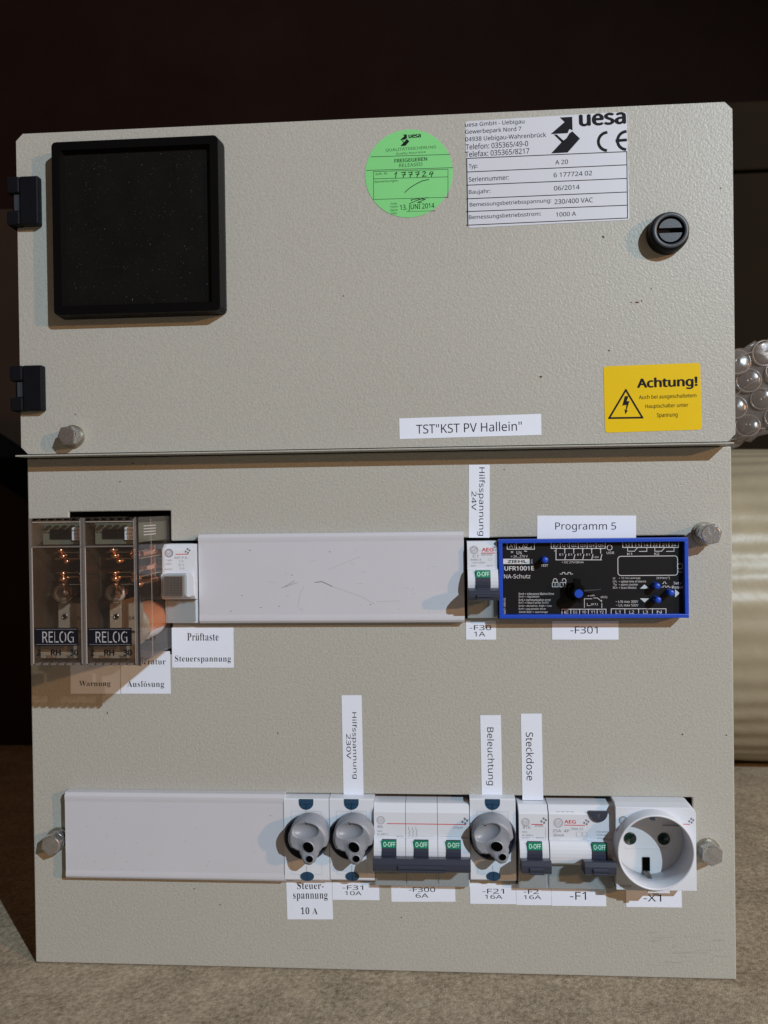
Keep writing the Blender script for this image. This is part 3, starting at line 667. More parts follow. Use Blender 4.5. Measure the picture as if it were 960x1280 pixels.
# fuse switch modules with round knobs
def knob_mesh(q):
    nr, na = 26, 120; Rr = 11.9; v = []; f = []
    def rad(a):
        dg = math.degrees(a) % 360
        K = ((0, 1), (20, 1), (90, 1), (160, .98), (180, .97), (200, .94), (214, .80), (230, .70), (244, .80), (254, .99), (264, 1.13), (275, 1.16), (287, 1.07), (300, .91), (313, .79), (328, .80), (344, .97), (360, 1))
        for (a0, r0), (a1, r1_) in zip(K, K[1:]):
            if a0 <= dg <= a1: t = (dg - a0) / (a1 - a0); t = t * t * (3 - 2 * t); rr = 11.3 * (r0 + (r1_ - r0) * t); break
        return rr
    def hgt(x, z, u):
        h = 11.3 - .09 * z                                 # the nose stands proud
        h -= 1.6 * max(0, u - .86) / .14 * (u > .86)
        e = ((x + 1.0) / 7.4) ** 2 + ((z - 5.4) / 4.3) ** 2
        if e < 1: h -= 3.0 * (1 - e) ** .7
        h -= .9 * min(1, max(0, (abs(x - .8) - 3.0) / 3)) * min(1, max(0, (2.5 - z) / 5))
        h += .25 * math.exp(-((x) / 3.2) ** 2) * (z < 0) * min(1, -z / 5)
        return h
    for i in range(nr + 1):
        u = i / nr
        for j in range(na):
            a = 2 * math.pi * j / na; rr = rad(a) * u; x, z = rr * math.cos(a), rr * math.sin(a); v.append((x, -(8 + hgt(x, z, u)), z))
    for j in range(na):                                     # skirt
        a = 2 * math.pi * j / na; rr = rad(a) * 1.02; v.append((rr * math.cos(a), -8.2, rr * math.sin(a)))
    for i in range(nr + 1):
        for j in range(na):
            k = (j + 1) % na
            f.append((i * na + j, i * na + k, (i + 1) * na + k, (i + 1) * na + j))
    q.add(v, f, 'knob_grey', True)
    q.add([(-1.4, -(8 + hgt(-1.4, 10.2, .8) + .1), 10.4), (-.8, -(8 + hgt(-.8, 8, .8) + .12), 8.0), (-.3, -(8 + hgt(-.8, 8, .8) + .12), 8.0), (-.6, -(8 + hgt(-1.4, 10.2, .8) + .1), 10.4)], [(0, 1, 2, 3)], 'ink')
    def hole(cx, cz, rx, rz, rot, dp):
        n = 24; c, s = math.cos(rot), math.sin(rot); pts = []
        for i in range(n):
            a = 2 * math.pi * i / n; x, z = rx * math.cos(a), rz * math.sin(a); pts.append((cx + x * c - z * s, cz + x * s + z * c))
        vs = [(x, -(8 + hgt(x, z, .5) + .06), z) for x, z in pts]; q.add([(a, b - .42, c_) for a, b, c_ in vs], [tuple(range(n))], 'hole_black')
        vv2 = []
        for k_, (o_, hh) in enumerate(((.99, .38), (1.09, .40), (1.25, .02))):
            for (x, z) in pts:
                X, Z = cx + (x - cx) * o_, cz + (z - cz) * o_; vv2.append((X, -(8 + hgt(X, Z, .5) + hh), Z))
        q.add(vv2, [(r_ * n + i, r_ * n + (i + 1) % n, (r_ + 1) * n + (i + 1) % n, (r_ + 1) * n + i) for r_ in (0, 1) for i in range(n)], 'knob_grey', True)
    hole(.6, -2.9, 3.2, 2.4, math.radians(-38), 1); hole(1.2, -9.0, 1.95, 1.7, math.radians(-25), 1)
def fuse_switch(px0, px1, label, rot):
    X0 = P(px0, 1050, 6)[0]; X1 = P(px1, 1050, 6)[0]; w_ = X1 - X0; zt = R2.top
    ZF = P((px0 + px1) / 2, 1101.5, 6)[1]; zt = P((px0 + px1) / 2, 998.5, 6.6)[1] - ZF
    root = thing('fuse_switch', label, 'fuse switch', (X0, 0, ZF), 'fuse switches with round grey knobs')
    q = MB((0, 0, 0)); q.profx([(-8, 0), (5.2, 0), (6.6, 1.2), (6.6, zt - .5), (6, zt), (-8, zt)][::-1], .1, w_ - .1, 'white_plastic'); q.build('body', root, .3)
    cx, cz = w_ / 2, P((px0 + px1) / 2, 1051, 12)[1] - ZF
    q = MB((0, 0, 0)); q.line([(cx - .3, cz + 11), (cx - .3, zt - 6)], .18, 6.66, 'print_grey')
    q.line([(cx - 8.6, zt - 12), (cx - 8.6, zt - 7), (cx + 8.4, zt - 7), (cx + 8.4, zt - 12)], .16, 6.66, 'print_blueline'); q.line([(cx - 8.6, 11), (cx - 8.6, 4.2), (cx + 8.4, 4.2), (cx + 8.4, 11)], .16, 6.66, 'print_blueline'); q.line([(cx - .3, 9), (cx - .3, 5)], .18, 6.68, 'print_grey'); q.build('face_print', root)
    q = MB((0, 0, 0)); n = 14; r_ = 4.1
    pts = [(cx - r_, zt - .2)] + [(cx + r_ * math.cos(math.pi + math.pi * i / n), zt - 2.2 + r_ * .95 * math.sin(math.pi + math.pi * i / n)) for i in range(n + 1)] + [(cx + r_, zt - .2)]
    q.prism(pts, 4.6, 6.9, 'blue_window'); q.line([(cx - r_ + .5, zt - 2.9), (cx + r_ - .5, zt - 2.9)], .2, 6.95, 'hole_black'); q.line([(cx, zt - 3), (cx, zt - 6)], .2, 6.95, 'hole_black'); q.build('view_window', root, .2)
    q = MB((0, 0, 0)); q.prism([(cx + 3.9 * math.cos(2 * math.pi * i / 24), 3.1 + 2.6 * math.sin(2 * math.pi * i / 24)) for i in range(24)], 5, 6.9, 'blue_window'); q.line([(cx, .8), (cx, 5.4)], .2, 6.95, 'hole_black'); q.build('view_window', root, .2)
    q = MB((0, 0, 0)); q.tube(cx, cz, [(12.7, 6.6), (12.7, 8.0), (12.1, 8.6), (11.9, 8.6), (11.8, 6.7), (.01, 6.7), (.01, 6.4), (12.4, 6.4)], 'toggle_grey', 56); q.build('knob_collar', root)
    q = MB((0, 0, 0)); knob_mesh(q); k = q.build('knob', root); kx, kz = P((px0 + px1) / 2 + .4, 1051.5, 19); k.location = Vector((kx - X0, 0, kz - ZF)) * MM; k.rotation_euler = (0, -math.radians(rot), 0)
    return root
fuse_switch(355.5, 412, 'fuse switch with round grey knob next to the lower blank strip', 1)
fuse_switch(412.3, 468, 'fuse switch with round grey knob directly left of the three pole breaker', 6)
fuse_switch(587.5, 645, 'fuse switch with turned grey knob directly right of the three pole breaker', 24)

# socket
X0, Z0 = P(769, 1050, 12)[0], P(820, 1112.5, 12)[1]; X1 = P(870.5, 1050, 12)[0]; w_ = X1 - X0; ht = P(820, 1009, 12)[1] - Z0
rt = thing('power_socket', 'white round earthed power socket at the right end of the lower row', 'socket', (X0, 0, Z0))
cx, cz = P(820.5, 1066.3, 20); cx -= X0; cz -= Z0; Ri = 19.0; Ro = 20.3
q = MB((0, 0, 0)); n = 48
# face plate with a round opening
cr_ = [(w_ - .2, 0), (w_ - .2, ht - 3), (w_ - 1, ht - 1), (w_ - 3, ht), (.2, ht), (.2, 0)]
angs = sorted([2 * math.pi * i / n for i in range(n)] + [math.atan2(z - cz, x - cx) % (2 * math.pi) for x, z in cr_]); ob = []
for a in angs:
    c, s = math.cos(a), math.sin(a); t = 1e9
    for (xa, za), (xb, zb) in zip(cr_, cr_[1:] + cr_[:1]):
        ex, ez = xb - xa, zb - za; den = c * ez - s * ex
        if abs(den) < 1e-9: continue
        tt = ((xa - cx) * ez - (za - cz) * ex) / den; uu = ((xa - cx) * s - (za - cz) * c) / den
        if tt > 0 and -1e-6 <= uu <= 1 + 1e-6: t = min(t, tt)
    ob.append((cx + t * c, cz + t * s))
n = len(angs)
v = [(cx + Ri * math.cos(a), -12.5, cz + Ri * math.sin(a)) for a in angs] + [(x, -12.5, z) for x, z in ob] + [(x + (cx - x) * .03, -7, z + (.9 if z > ht - 3.5 else 0)) for x, z in ob] + [(x + (cx - x) * .03, 8, z + (.9 if z > ht - 3.5 else 0)) for x, z in ob]
q.add(v, [(i, (i + 1) % n, n + (i + 1) % n, n + i) for i in range(n)] + [(k * n + i, k * n + (i + 1) % n, (k + 1) * n + (i + 1) % n, (k + 1) * n + i) for k in (1, 2) for i in range(n)], 'white_plastic')
q.build('face_plate', rt, .25)
q = MB((0, 0, 0)); q.tube(cx, cz, [(Ri, 3), (Ri, 19.4), (Ri + .4, 20), (Ro - .3, 20), (Ro, 19.5), (Ro + .3, 12.52), (Ro + .3, 3)], 'white_plastic', 72)
q.box(cx - 4, cx + 7.5, cz - 22.6, cz - 20.6, 14, 17.5, 'white_plastic')
q.build('socket_rim', rt)
q = MB((0, 0, 0)); q.cyl(cx, cz, Ri + .1, 0, 3.4, 'socket_inner', 48); q.box(cx + 8, cx + 20, cz + 6, cz + 8, 3.4, 4.6, 'socket_inner')
q.box(cx - 12, cx + 11, cz - 5, cz - 4.6, 3.4, 3.7, 'socket_inner')
q.build('socket_well', rt)
for px, py in ((788, 1048.5), (830, 1049)):
    x, z = P(px, py, 4); q = MB((0, 0, 0)); q.tube(x - X0, z - Z0, [(3.4, 3.4), (3.3, 3.9), (2.7, 3.9), (2.6, 3.5), (.01, 3.5), (.01, 3.3)], 'hole_green', 28); q.build('pin_hole', rt)
q = MB((0, 0, 0)); x, z = P(809, 1086, 6); x -= X0; z -= Z0
q.box(x - 1.9, x + 2.1, z - 2.6, z + 5.4, 3.4, 4.2, 'hole_black')
q.v += []
q.add([(x - 1.6, -4.5, z - 1.5), (x + 1.6, -4.5, z - 1.5), (x + 3.2, -17, z - 8.3), (x + .2, -17, z - 8.3), (x - 1.6, -4.5, z - 2.5), (x + 1.6, -4.5, z - 2.5), (x + 3.2, -17, z - 9.3), (x + .2, -17, z - 9.3)],
      [(0, 1, 2, 3), (7, 6, 5, 4), (0, 4, 5, 1), (1, 5, 6, 2), (2, 6, 7, 3), (3, 7, 4, 0)], 'steel')
q.build('earth_clip', rt, .3)
q = MB((0, 0, 0)); x, z = P(811, 1026, 20); q.box(cx - 2.4, cx - .2, cz + 16.9, cz + 18.9, 12, 19, 'toggle_grey'); q.build('rim_notch', rt)
q = MB((0, 0, 0)); monogram(q, 4.2, ht - 7.2, 2.1, 12.56, 'print_grey'); q.line([(7.2, ht - 8.6), (11, ht - 8.6)], .4, 12.58, 'print_red'); q.line([(w_ - 9.5, ht - 8.8), (w_ - 3.6, ht - 8.8)], .4, 12.58, 'print_red'); spark(q, w_ - 2.8, ht - 6.6, 2.1, 12.58)
q.text('106435', 5.2, 2.2, 6.2, 1.3, 12.58, 'print_grey'); q.build('face_print', rt)

# blank strips
def blank(a, b_, d, label, marks=()):
    (x0, z1), (x1, z0) = P(*a, d), P(*b_, d); origin = (x0, 0, z0); q = MB(origin); h = z1 - z0
    q.profx([(.05, z0), (d - 1.2, z0), (d, z0 + 1.6), (d - .05, z0 + 3.2), (d - .3, z0 + 5), (d - .3, z1 - 5), (d - .05, z1 - 3.2), (d, z1 - 1.6), (d - 1.2, z1), (.05, z1)][::-1], x0, x1, 'cover_white')
    root = thing('blank_cover_strip', label, 'cover strip', origin, 'blank cover strips'); o = q.build('strip', root, .5, 3)
    if marks:
        g = MB(origin)
        for pts, w1, m_ in marks: g.lpx(pts, w1 * .7, d - .27, m_)
        g.build('scratches', root)
def arc(pts, n=10):
    out = []
    for i in range(n + 1):
        t = i / n * (len(pts) - 1); k = min(int(t), len(pts) - 2); u = t - k; out.append((pts[k][0] * (1 - u) + pts[k + 1][0] * u, pts[k][1] * (1 - u) + pts[k + 1][1] * u))
    return out
sm = [([(394, 728), (402, 727), (409, 730), (415, 733)], 1.2, 'scuff'), ([(352, 735), (360, 731), (368, 726)], .7, 'scuff'), ([(356, 734), (372, 728)], .5, 'scuff'), ([(415, 733), (430, 738), (452, 746), (468, 755)], .5, 'scuff_pale'),
      ([(380, 733), (375, 742), (372, 760)], .5, 'scuff_pale'), ([(470, 752), (500, 751)], .4, 'scuff_pale'), ([(410, 712), (450, 696)], .4, 'scuff_pale')]
for i in range(22):
    x = 270 + rnd.random() * 290; y = 685 + rnd.random() * 85; sm.append(([(x, y), (x + rnd.uniform(-9, 9), y + rnd.uniform(-3, 3))], .4, 'scuff_pale'))
for i in range(8):
    x = 262 + rnd.random() * 300; y = 680 + rnd.random() * 85; sm.append(([(x, y), (x + 1.1, y + .2)], 1.1, 'scuff'))
blank((247.5, 668), (581, 778.5), 6, 'scratched white blank cover strip in the upper row', sm)
sm = [([(x, y), (x + 1, y + .2)], .9, 'scuff_pale') for x, y in [(100 + rnd.random() * 240, 1005 + rnd.random() * 85) for _ in range(22)]]
blank((80.5, 991), (356.5, 1103.5), 6.4, 'clean white blank cover strip at the left end of the lower row', sm)

# test push button module
X0 = P(205, 725, 6)[0]; X1 = P(246.5, 725, 6)[0]; w_ = X1 - X0; Z0 = P(225, 779, 5)[1]; ht = P(225, 680, 5)[1] - Z0
rt = thing('push_button_module', 'narrow white module with a ribbed beige test button left of the upper blank strip', 'push button', (X0, 0, Z0))
zf = lambda py, d: P(225, py, d)[1] - Z0
z1_, z2_, z3_ = zf(716, 8), zf(745, 12), zf(749, 9)
q = MB((0, 0, 0)); q.profx([(-8, 0), (4.6, 0), (4.6, z3_ - .3), (9, z3_), (11, z2_), (11, z1_ - 1), (8.6, z1_), (8.6, ht - 3), (5, ht), (-8, ht)][::-1], .1, w_ - .1, 'white_plastic'); q.build('body', rt, .4, 3)
q = MB((0, 0, 0)); q.box(1, w_ - 1.5, 1, z3_ - .8, 4.7, 6.2, 'clip_clear'); q.box(1.4, w_ - 2, 1.4, z3_ - 1.2, 4.65, 4.8, 'clip_grey'); q.build('label_holder', rt, .3)
xa = P(202, 730, 15)[0] - X0; xb = P(232, 730, 15)[0] - X0; za, zb = zf(747, 13), zf(717, 13)
q = MB((0, 0, 0)); q.prism(rrect(xa, xb, za, zb, 1.4), 9, 15, 'clip_clear', inset=.04); q.build('button_surround', rt, .4)
q = MB((0, 0, 0)); xa += 1.6; xb -= 1.0; za += 1.0; zb -= 1.0; q.prism(rrect(xa, xb, za, zb, .6), 14, 16.4, 'button_grille'); bo = q.build('button', rt, .3)
q = MB((0, 0, 0))
nx, nz_ = 13, 12
for i in range(nx): x = xa + .7 + (xb - xa - 1.4) * i / (nx - 1); q.box(x - .12, x + .12, za + .5, zb - .5, 16.42, 16.62, 'button_line')
for i in range(nz_): z = za + .7 + (zb - za - 1.4) * i / (nz_ - 1); q.box(xa + .5, xb - .5, z - .12, z + .12, 16.44, 16.66, 'button_line')
q.build('button_grid', bo)
q = MB((0, 0, 0)); q.prism([(w_ - 4.8 + 3.6 * math.cos(math.radians(a)) if a else 0, 0) for a in ()] or rrect(w_ - 5.4, w_ - .2, zf(746, 12), zf(716, 12), 2.4), 9, 12.4, 'white_plastic'); q.build('side_guard', rt, .5)
q = MB((0, 0, 0)); monogram(q, 4., ht - 4.9, 2.2, D8, 'print_grey'); q.line([(8, ht - 5.6), (15, ht - 5.6)], .4, D8 + .02, 'print_red'); spark(q, 14.8, ht - 3.5, 2.2, D8)
q.text('AEF P.K.', 11, ht - 7.6, 8, 1.2, D8, 'print_grey')
for s_, x, z, ww, hh in (('16A', 4, 9, 3.2, 1.2), ('250V~', 4, 11, 3.8, 1), ('AK81', 3.6, 14, 4.6, .8), ('1|3', 11, 9.6, 2.6, 1.4), ('E-\\', 11.2, 11.6, 3, 1.2), ('2|4', 11.4, 13.7, 2.8, 1.3)): q.text(s_, x, ht - z, ww, hh, D8, 'print_grey')
q.build('face_print', rt)

# ------------------------------------------------------------------ mains monitoring relay
d1 = 10.; x0, z1 = P(623, 674.5, d1); x1, z0 = P(861.5, 772.5, d1)
rt = thing('monitoring_relay', 'wide black relay with bright blue frame, small blue buttons and white diagrams', 'relay', (x0, 0, z0)); OR = (x0, 0, z0)
t = 2.1; q = MB(OR)
q.box(x0, x1, z0, z0 + t, 3, d1, 'frame_blue'); q.box(x0, x1, z1 - t, z1, 3, d1, 'frame_blue'); q.box(x0, x0 + t, z0 + t, z1 - t, 3, d1 - .02, 'frame_blue'); q.box(x1 - t, x1, z0 + t, z1 - t, 3, d1 - .02, 'frame_blue')
q.box(x0 + .3, x1 - .3, z0 + .3, z1 - .3, -8, 3, 'hole_black'); q.box(x0 + t, x0 + t + .6, z1 - 20, z1 - 14, 4, d1 - .6, 'frame_blue'); q.build('blue_frame', rt, .35)
dF = 6.6; q = MB(OR); q.box(x0 + t + .05, x1 - t - .05, z0 + t + .05, z1 - t - .05, 3, dF, 'face_black'); q.build('face_plate', rt)
q = MB(OR); dp = dF + .05; M_ = 'print_white'
def T(s, x, y, w1, h1, m_=M_, **k): q.tpx(s, x, y, w1, h1, dp, m_, **k)
def L(pts, w1=.8, m_=M_, closed=False): q.lpx(pts, w1, dp, m_, closed)
L([(634, 679), (634, 686.5), (668, 686.5), (668, 679)]); L([(645.5, 679), (645.5, 686)]); T('A1', 640, 682.3, 7, 4.2); T('A2', 656, 682.3, 7, 4.2); L([(649, 683), (649, 685), (664, 685), (664, 683)], .6)
T('Us', 649, 690.7, 6.5, 4.2); T('=', 640, 690, 3, 2); T('~', 657, 689, 3.5, 1.5); T('= 24...270 V', 649, 695.5, 21, 3)
q.ppx([(629, 698.5), (662, 698.5), (662, 705), (629, 705)], dp); q.mats; 
q.m[-1] = q._mi(M_)
T2 = lambda s, x, y, w1, h1, m_, **k: q.tpx(s, x, y, w1, h1, dp + .04, m_, **k)
T2('ZIEHL', 646.5, 701.8, 24, 3.6, 'ink', bold=.03); T('ZIEHL', 664.6, 701.8, 6, 1.8, ang=math.radians(90))
T('UFR1001E', 649, 710.4, 37, 5.6, bold=.018); T('NA-Schutz', 646.5, 720.3, 33, 5.4)
T('TEST', 680.5, 706.8, 9, 2.8, bold=.01)
# inputs
L([(689, 679), (689, 685.5), (756.5, 685.5), (756.5, 679)])
for i, s_ in enumerate(('E/', 'Q1', 'Q2', 'Q3', 'Q4', 'Q5')):
    x = 694.8 + i * 11.2; T(s_, x, 682, 7, 4)
    if i: L([(x - 5.6, 679), (x - 5.6, 685)])
    if i:
        L([(x, 686), (x, 691.5)]); L([(x + 1.5, 693), (x, 699.5)]); T('E1', x - 4.5, 693.2, 4.5, 2.4) if i < 5 else None
        X, Z = P(x, 686.2, dp); q.disc(X, Z, .4, dp + .02, M_, 10)
L([(695, 686), (695, 699.8), (752, 699.8)]); T('+', 693.5, 688.5, 2, 2); T('+5V', 745, 696.5, 7, 2.4); T('= DC 27V/20mA', 716, 702.8, 27, 2.6)
X, Z = P(762, 684.5, dp); q.ring(X, Z, 1.35, .32, dp, M_); T('USR', 763, 691, 9.5, 3)
# outputs
L([(778.5, 678.5), (778.5, 684.3), (848, 684.3), (848, 678.5)])
for i, s_ in enumerate(('12', '11', '14', '22', '21', '24')):
    x = 784.5 + i * 11.5; T(s_, x, 681.2, 6, 3.6)
    if i: L([(x - 5.8, 678.5), (x - 5.8, 684)])
for o_ in (0, 34): L([(784.5 + o_, 685), (784.5 + o_, 689), (793 + o_, 689), (796.5 + o_, 685)], .7); L([(799 + o_, 689.2), (808.5 + o_, 689.2), (808.5 + o_, 685)], .7)
T('K1', 787, 692.5, 6, 3); T('K2', 821, 692.2, 6, 3)
# display window
a_ = P(772.5, 719.5, dp); b_ = P(846.8, 694.8, dp); q.line(rrect(a_[0], b_[0], a_[1], b_[1], 1.6, 5), .34, dp + .02, M_, True)
X, Z = P(850, 707.8, dp); q.ring(X, Z, 1.45, .3, dp, M_); T('Rel', 850.5, 714.8, 7, 2.4)
T('[V;Hz;s;°]', 829, 722.5, 16, 3)
for i, (a, s_) in enumerate((('U', '= 10 min average'), ('U/L', '= added time of alarms'), ('Tu', '= alarm counter'), ('SCn', '= Scan Modus'))):
    ll = (27, 34, 24, 22)[i]; T(a, 767.5 + (1.2 if len(a) > 1 else 0), 722.8 + i * 3.9, (2.5, 5, 4, 5.5)[i], 2.6); T(s_, 773.5 + ll / 2, 722.8 + i * 3.9, ll, 2.8)
# locks
for i, x in enumerate((694, 703.5)):
    L([(x - 3.6, 728), (x + 3.6, 728), (x + 3.6, 733.5), (x - 3.6, 733.5)], .7, M_, True); T(str(i), x, 730.8, 2, 3.6)
    c = [(x + (1.6 if i else 0) + 2.4 * math.cos(math.radians(a)), 726 - 2.8 * math.sin(math.radians(a))) for a in range(0, 181, 30)]; L([(c[0][0], 727.6)] + c + ([(c[-1][0], 727.6)] if not i else []), .7)
L([(700, 717.5), (703, 717.5), (703, 715.5), (706, 715.5), (706, 717.5), (710, 717.5), (710, 715.5), (713, 715.5), (713, 717.5), (716, 717.5)], .6)
# error list
for i, s_ in enumerate(('Err4 = tolerance Mains/time', 'Err5 = regulation', 'Err6 = communication error', 'Err7 = return prior EnVO', 'Err8 = deviation, high + low', 'Err9 = parameter error', 'XXXX-EEE = warnings')):
    ll = (44, 25.5, 40, 37, 41, 34, 36)[i]; T(s_, 648.5 + ll / 2, 742.2 + i * 3.85, ll, 3.1)
T('5607-1000-03', 630.8, 757.5, 20, 2.4, ang=math.radians(90))
# contacts sketch
T('4-24h', 739, 744.3, 9, 2.2); T('(K2)', 755, 746.5, 8, 3); T('(K1)', 743, 755.5, 8, 3); L([(742, 747.5), (747, 747.5), (752, 752), (752, 750)], .6); L([(730.5, 759.5), (730.5, 748.5), (740, 748.5)], .6); L([(734, 754), (734, 757), (738, 757)], .5); L([(752.3, 754), (752.3, 760)], .6)
# lower terminals
L([(702.5, 767), (702.5, 761.5), (757.5, 761.5), (757.5, 767)])
for i, s_ in enumerate(('E', 'D2', 'Y0', 'Y1', 'Y2')):
    x = 708 + i * 11; T(s_, x, 765, 5, 3.6)
    if i: L([(x - 5.5, 762), (x - 5.5, 767)])
L([(764, 767), (764, 761), (832.5, 761), (832.5, 767)])
for i, s_ in enumerate(('L1', 'L2', 'L3', 'N')):
    x = 772.5 + i * 17.2; T(s_, x, 765, 6, 3.8)
    if i: L([(x - 8.6, 761.5), (x - 8.6, 767)])
T('~ L/N max 300V', 783.5, 752, 28, 3); T('~ L/L max 520V', 784, 756.5, 28, 3)
for pts in ([(800, 735.8), (805.7, 730.5), (811.3, 735.8)], [(800, 748), (811.3, 748), (805.7, 753)], [(843.8, 736.6), (849.6, 741.5), (843.8, 746.8)]): q.ppx(pts, dp, M_)
T('Set /', 847, 728.8, 10, 3.4, bold=.01); T('Reset', 847, 734, 14, 3.6, bold=.01)
L([(828, 729.5), (829.5, 729.5), (829.5, 727.5), (832, 727.5), (832, 729.5), (833.5, 729.5)], .5); L([(827, 734), (829, 734), (829, 732.5), (832, 732.5), (832, 734), (834, 734), (834, 732.5), (836, 732.5), (836, 734), (839, 734)], .5)
q.build('face_print', rt)
for px, py in ((681.5, 700.2), (822, 732.8), (839.5, 741.2), (823, 750.2)):
    X, Z = P(px, py, 12.5); q = MB(OR); q.cyl(X, Z, 1.75, dF, 12, 'frame_blue', 24); q.sphere(X, Z, 12, 1.75, 'frame_blue', 8, 1, 1, .5); q.build('button', rt)
X, Z = P(723.5, 742, 17); q = MB(OR); q.cyl(X, Z, 5.2, dF, 11, 'black_plastic', 32, r1=4.8); q.cyl(X, Z, 3.2, 11, 16.5, 'black_plastic', 24)
kz1 = P(722, 724, 15)[1]
q.prism([(X - 1.7, Z - 5), (X + 1.7, Z - 5), (X + 1.3, kz1), (X - 1.9, kz1)], 11, 15.5, 'black_plastic'); kb = q.build('rotary_knob', rt, .5)
q = MB(OR); q.cyl(X, Z, 2.25, 16.3, 17.3, 'frame_blue', 24); q.build('knob_cap', kb, .3)
q = MB(OR); q.add([(X + 3, -12, Z + .5), (X + 13, -11.6, Z + 1.4), (X + 13, -11.6, Z + 1.7), (X + 3, -12, Z + 1.2), (X + 3, -8.1, Z + .5), (X + 13, -11, Z + 1.4), (X + 13, -11, Z + 1.7), (X + 3, -8.1, Z + 1.2)], [(0, 1, 2, 3), (7, 6, 5, 4), (0, 4, 5, 1), (1, 5, 6, 2), (2, 6, 7, 3), (3, 7, 4, 0)], 'lock_grey'); q.build('pointer_fin', kb)

# ------------------------------------------------------------------ stickers and paper labels
def sticker(name, label, quad, d, texts=(), m='paper', group=None, rad=.25, extra=None, cat='label'):
    pts = [P(x, y, d) for x, y in quad]; cx = sum(p[0] for p in pts) / 4; cz = sum(p[1] for p in pts) / 4
    tl, tr, br, bl = pts; ang = math.atan2((tr[1] - tl[1]) + (br[1] - bl[1]), (tr[0] - tl[0]) + (br[0] - bl[0]))
    w_ = (math.hypot(tr[0] - tl[0], tr[1] - tl[1]) + math.hypot(br[0] - bl[0], br[1] - bl[1])) / 2; h_ = (math.hypot(tl[0] - bl[0], tl[1] - bl[1]) + math.hypot(tr[0] - br[0], tr[1] - br[1])) / 2
    q = MB((cx, d, cz)); c, s = math.cos(ang), math.sin(ang)
    q.prism([(cx + x * c - z * s, cz + x * s + z * c) for x, z in rrect(-w_ / 2, w_ / 2, -h_ / 2, h_ / 2, rad, 3)], d + .02, d + .16, m)
    for t_ in texts:
        s_, x, y, ww, hh = t_[:5]; k = dict(t_[5]) if len(t_) > 5 else {}; a = k.pop('ang', 0)
        q.tpx(s_, x, y, ww, hh, d + .2, k.pop('m', 'ink'), ang + a, **k)
    if extra: extra(q, d + .2, ang)
    o = q.build(name); return tag(o, label, cat, group)
def quad(x0, y0, x1, y1, sl=0., sh=0.): w1 = (x1 - x0) * sl; h1 = (y1 - y0) * sh; return [(x0, y0), (x1, y0 + w1), (x1 + h1, y1 + w1), (x0 + h1, y1)]
VERT = {'ang': -math.pi / 2}; SER = {'font': 'serif'}; LG = 'white paper labels on the cover plate'
# 1 name plate
def logo(q, d, X, Z, s, m='ink', ang=0.):
    # folded double arrow: two black bands bent round a small white triangle
    c, sn = math.cos(ang), math.sin(ang)
    def A(pts): q.add([(X + s * (x * c - z * sn), -d, Z + s * (x * sn + z * c)) for x, z in pts], [tuple(range(len(pts)))], m)
    A([(-.31, 1), (.33, 1), (.33, .97), (.35, .22), (.15, .28), (-.08, .02), (-1, .0), (-.08, .72)][::-1] if False else [(-1, 0.0), (.05, .0), (.17, .25), (.36, .16), (.36, 1), (-.4, 1), (-.12, .70)])
    A([(-.78, -.07), (-.62, -.12), (-.18, -.62), (.14, .0), (.24, .14), (.78, -.36), (.02, -1.2), (-1, -1.2), (-.3, -.55)][:0] or [(.16, -.02), (.34, .10), (.80, -.38), (.02, -1.2), (-1., -1.2), (-.32, -.52), (-.02, -.30)])
    A([(-.80, -.04), (-.62, -.04), (-.18, -.48), (-.32, -.56)])
def np_extra(q, d, ang):
    for y in (198.5, 213.5, 230, 247.5, 264): pass
    ys = [(198, 189.5), (215, 206), (231.5, 223), (248.5, 240), (264.5, 256.5), (281.5, 272.5)]
    for a, b_ in ys: q.lpx([(583.5, a), (783.5, b_)], 1., d, 'ink')
    q.lpx([(583.5, 198), (585, 281.5)], 1., d + .01, 'ink'); q.lpx([(783.5, 189.5), (784.5, 272.5)], 1., d + .01, 'ink')
    X, Z = P(708.5, 166.5, d); logo(q, d + .01, X, Z, 20.3 / SC(708, 168, d), 'ink', ang)
    # CE mark
    for cx_, mid in ((758.5, False), (782.5, True)):
        X, Z = P(cx_, 176.8 if not mid else 175.6, d); r_ = 11.4 / SC(760, 178, d); w1 = 3.6 / SC(760, 178, d)
        pts = [(X + r_ * math.cos(math.radians(a)) + .4, Z + r_ * math.sin(math.radians(a))) for a in range(98, 264, 8)]
        q.line(pts, w1, d + .01, 'ink')
        if mid: q.line([(X - r_, Z + .1), (X - .2, Z + .3)], w1, d + .03, 'ink')
b1 = {'bold': .004}
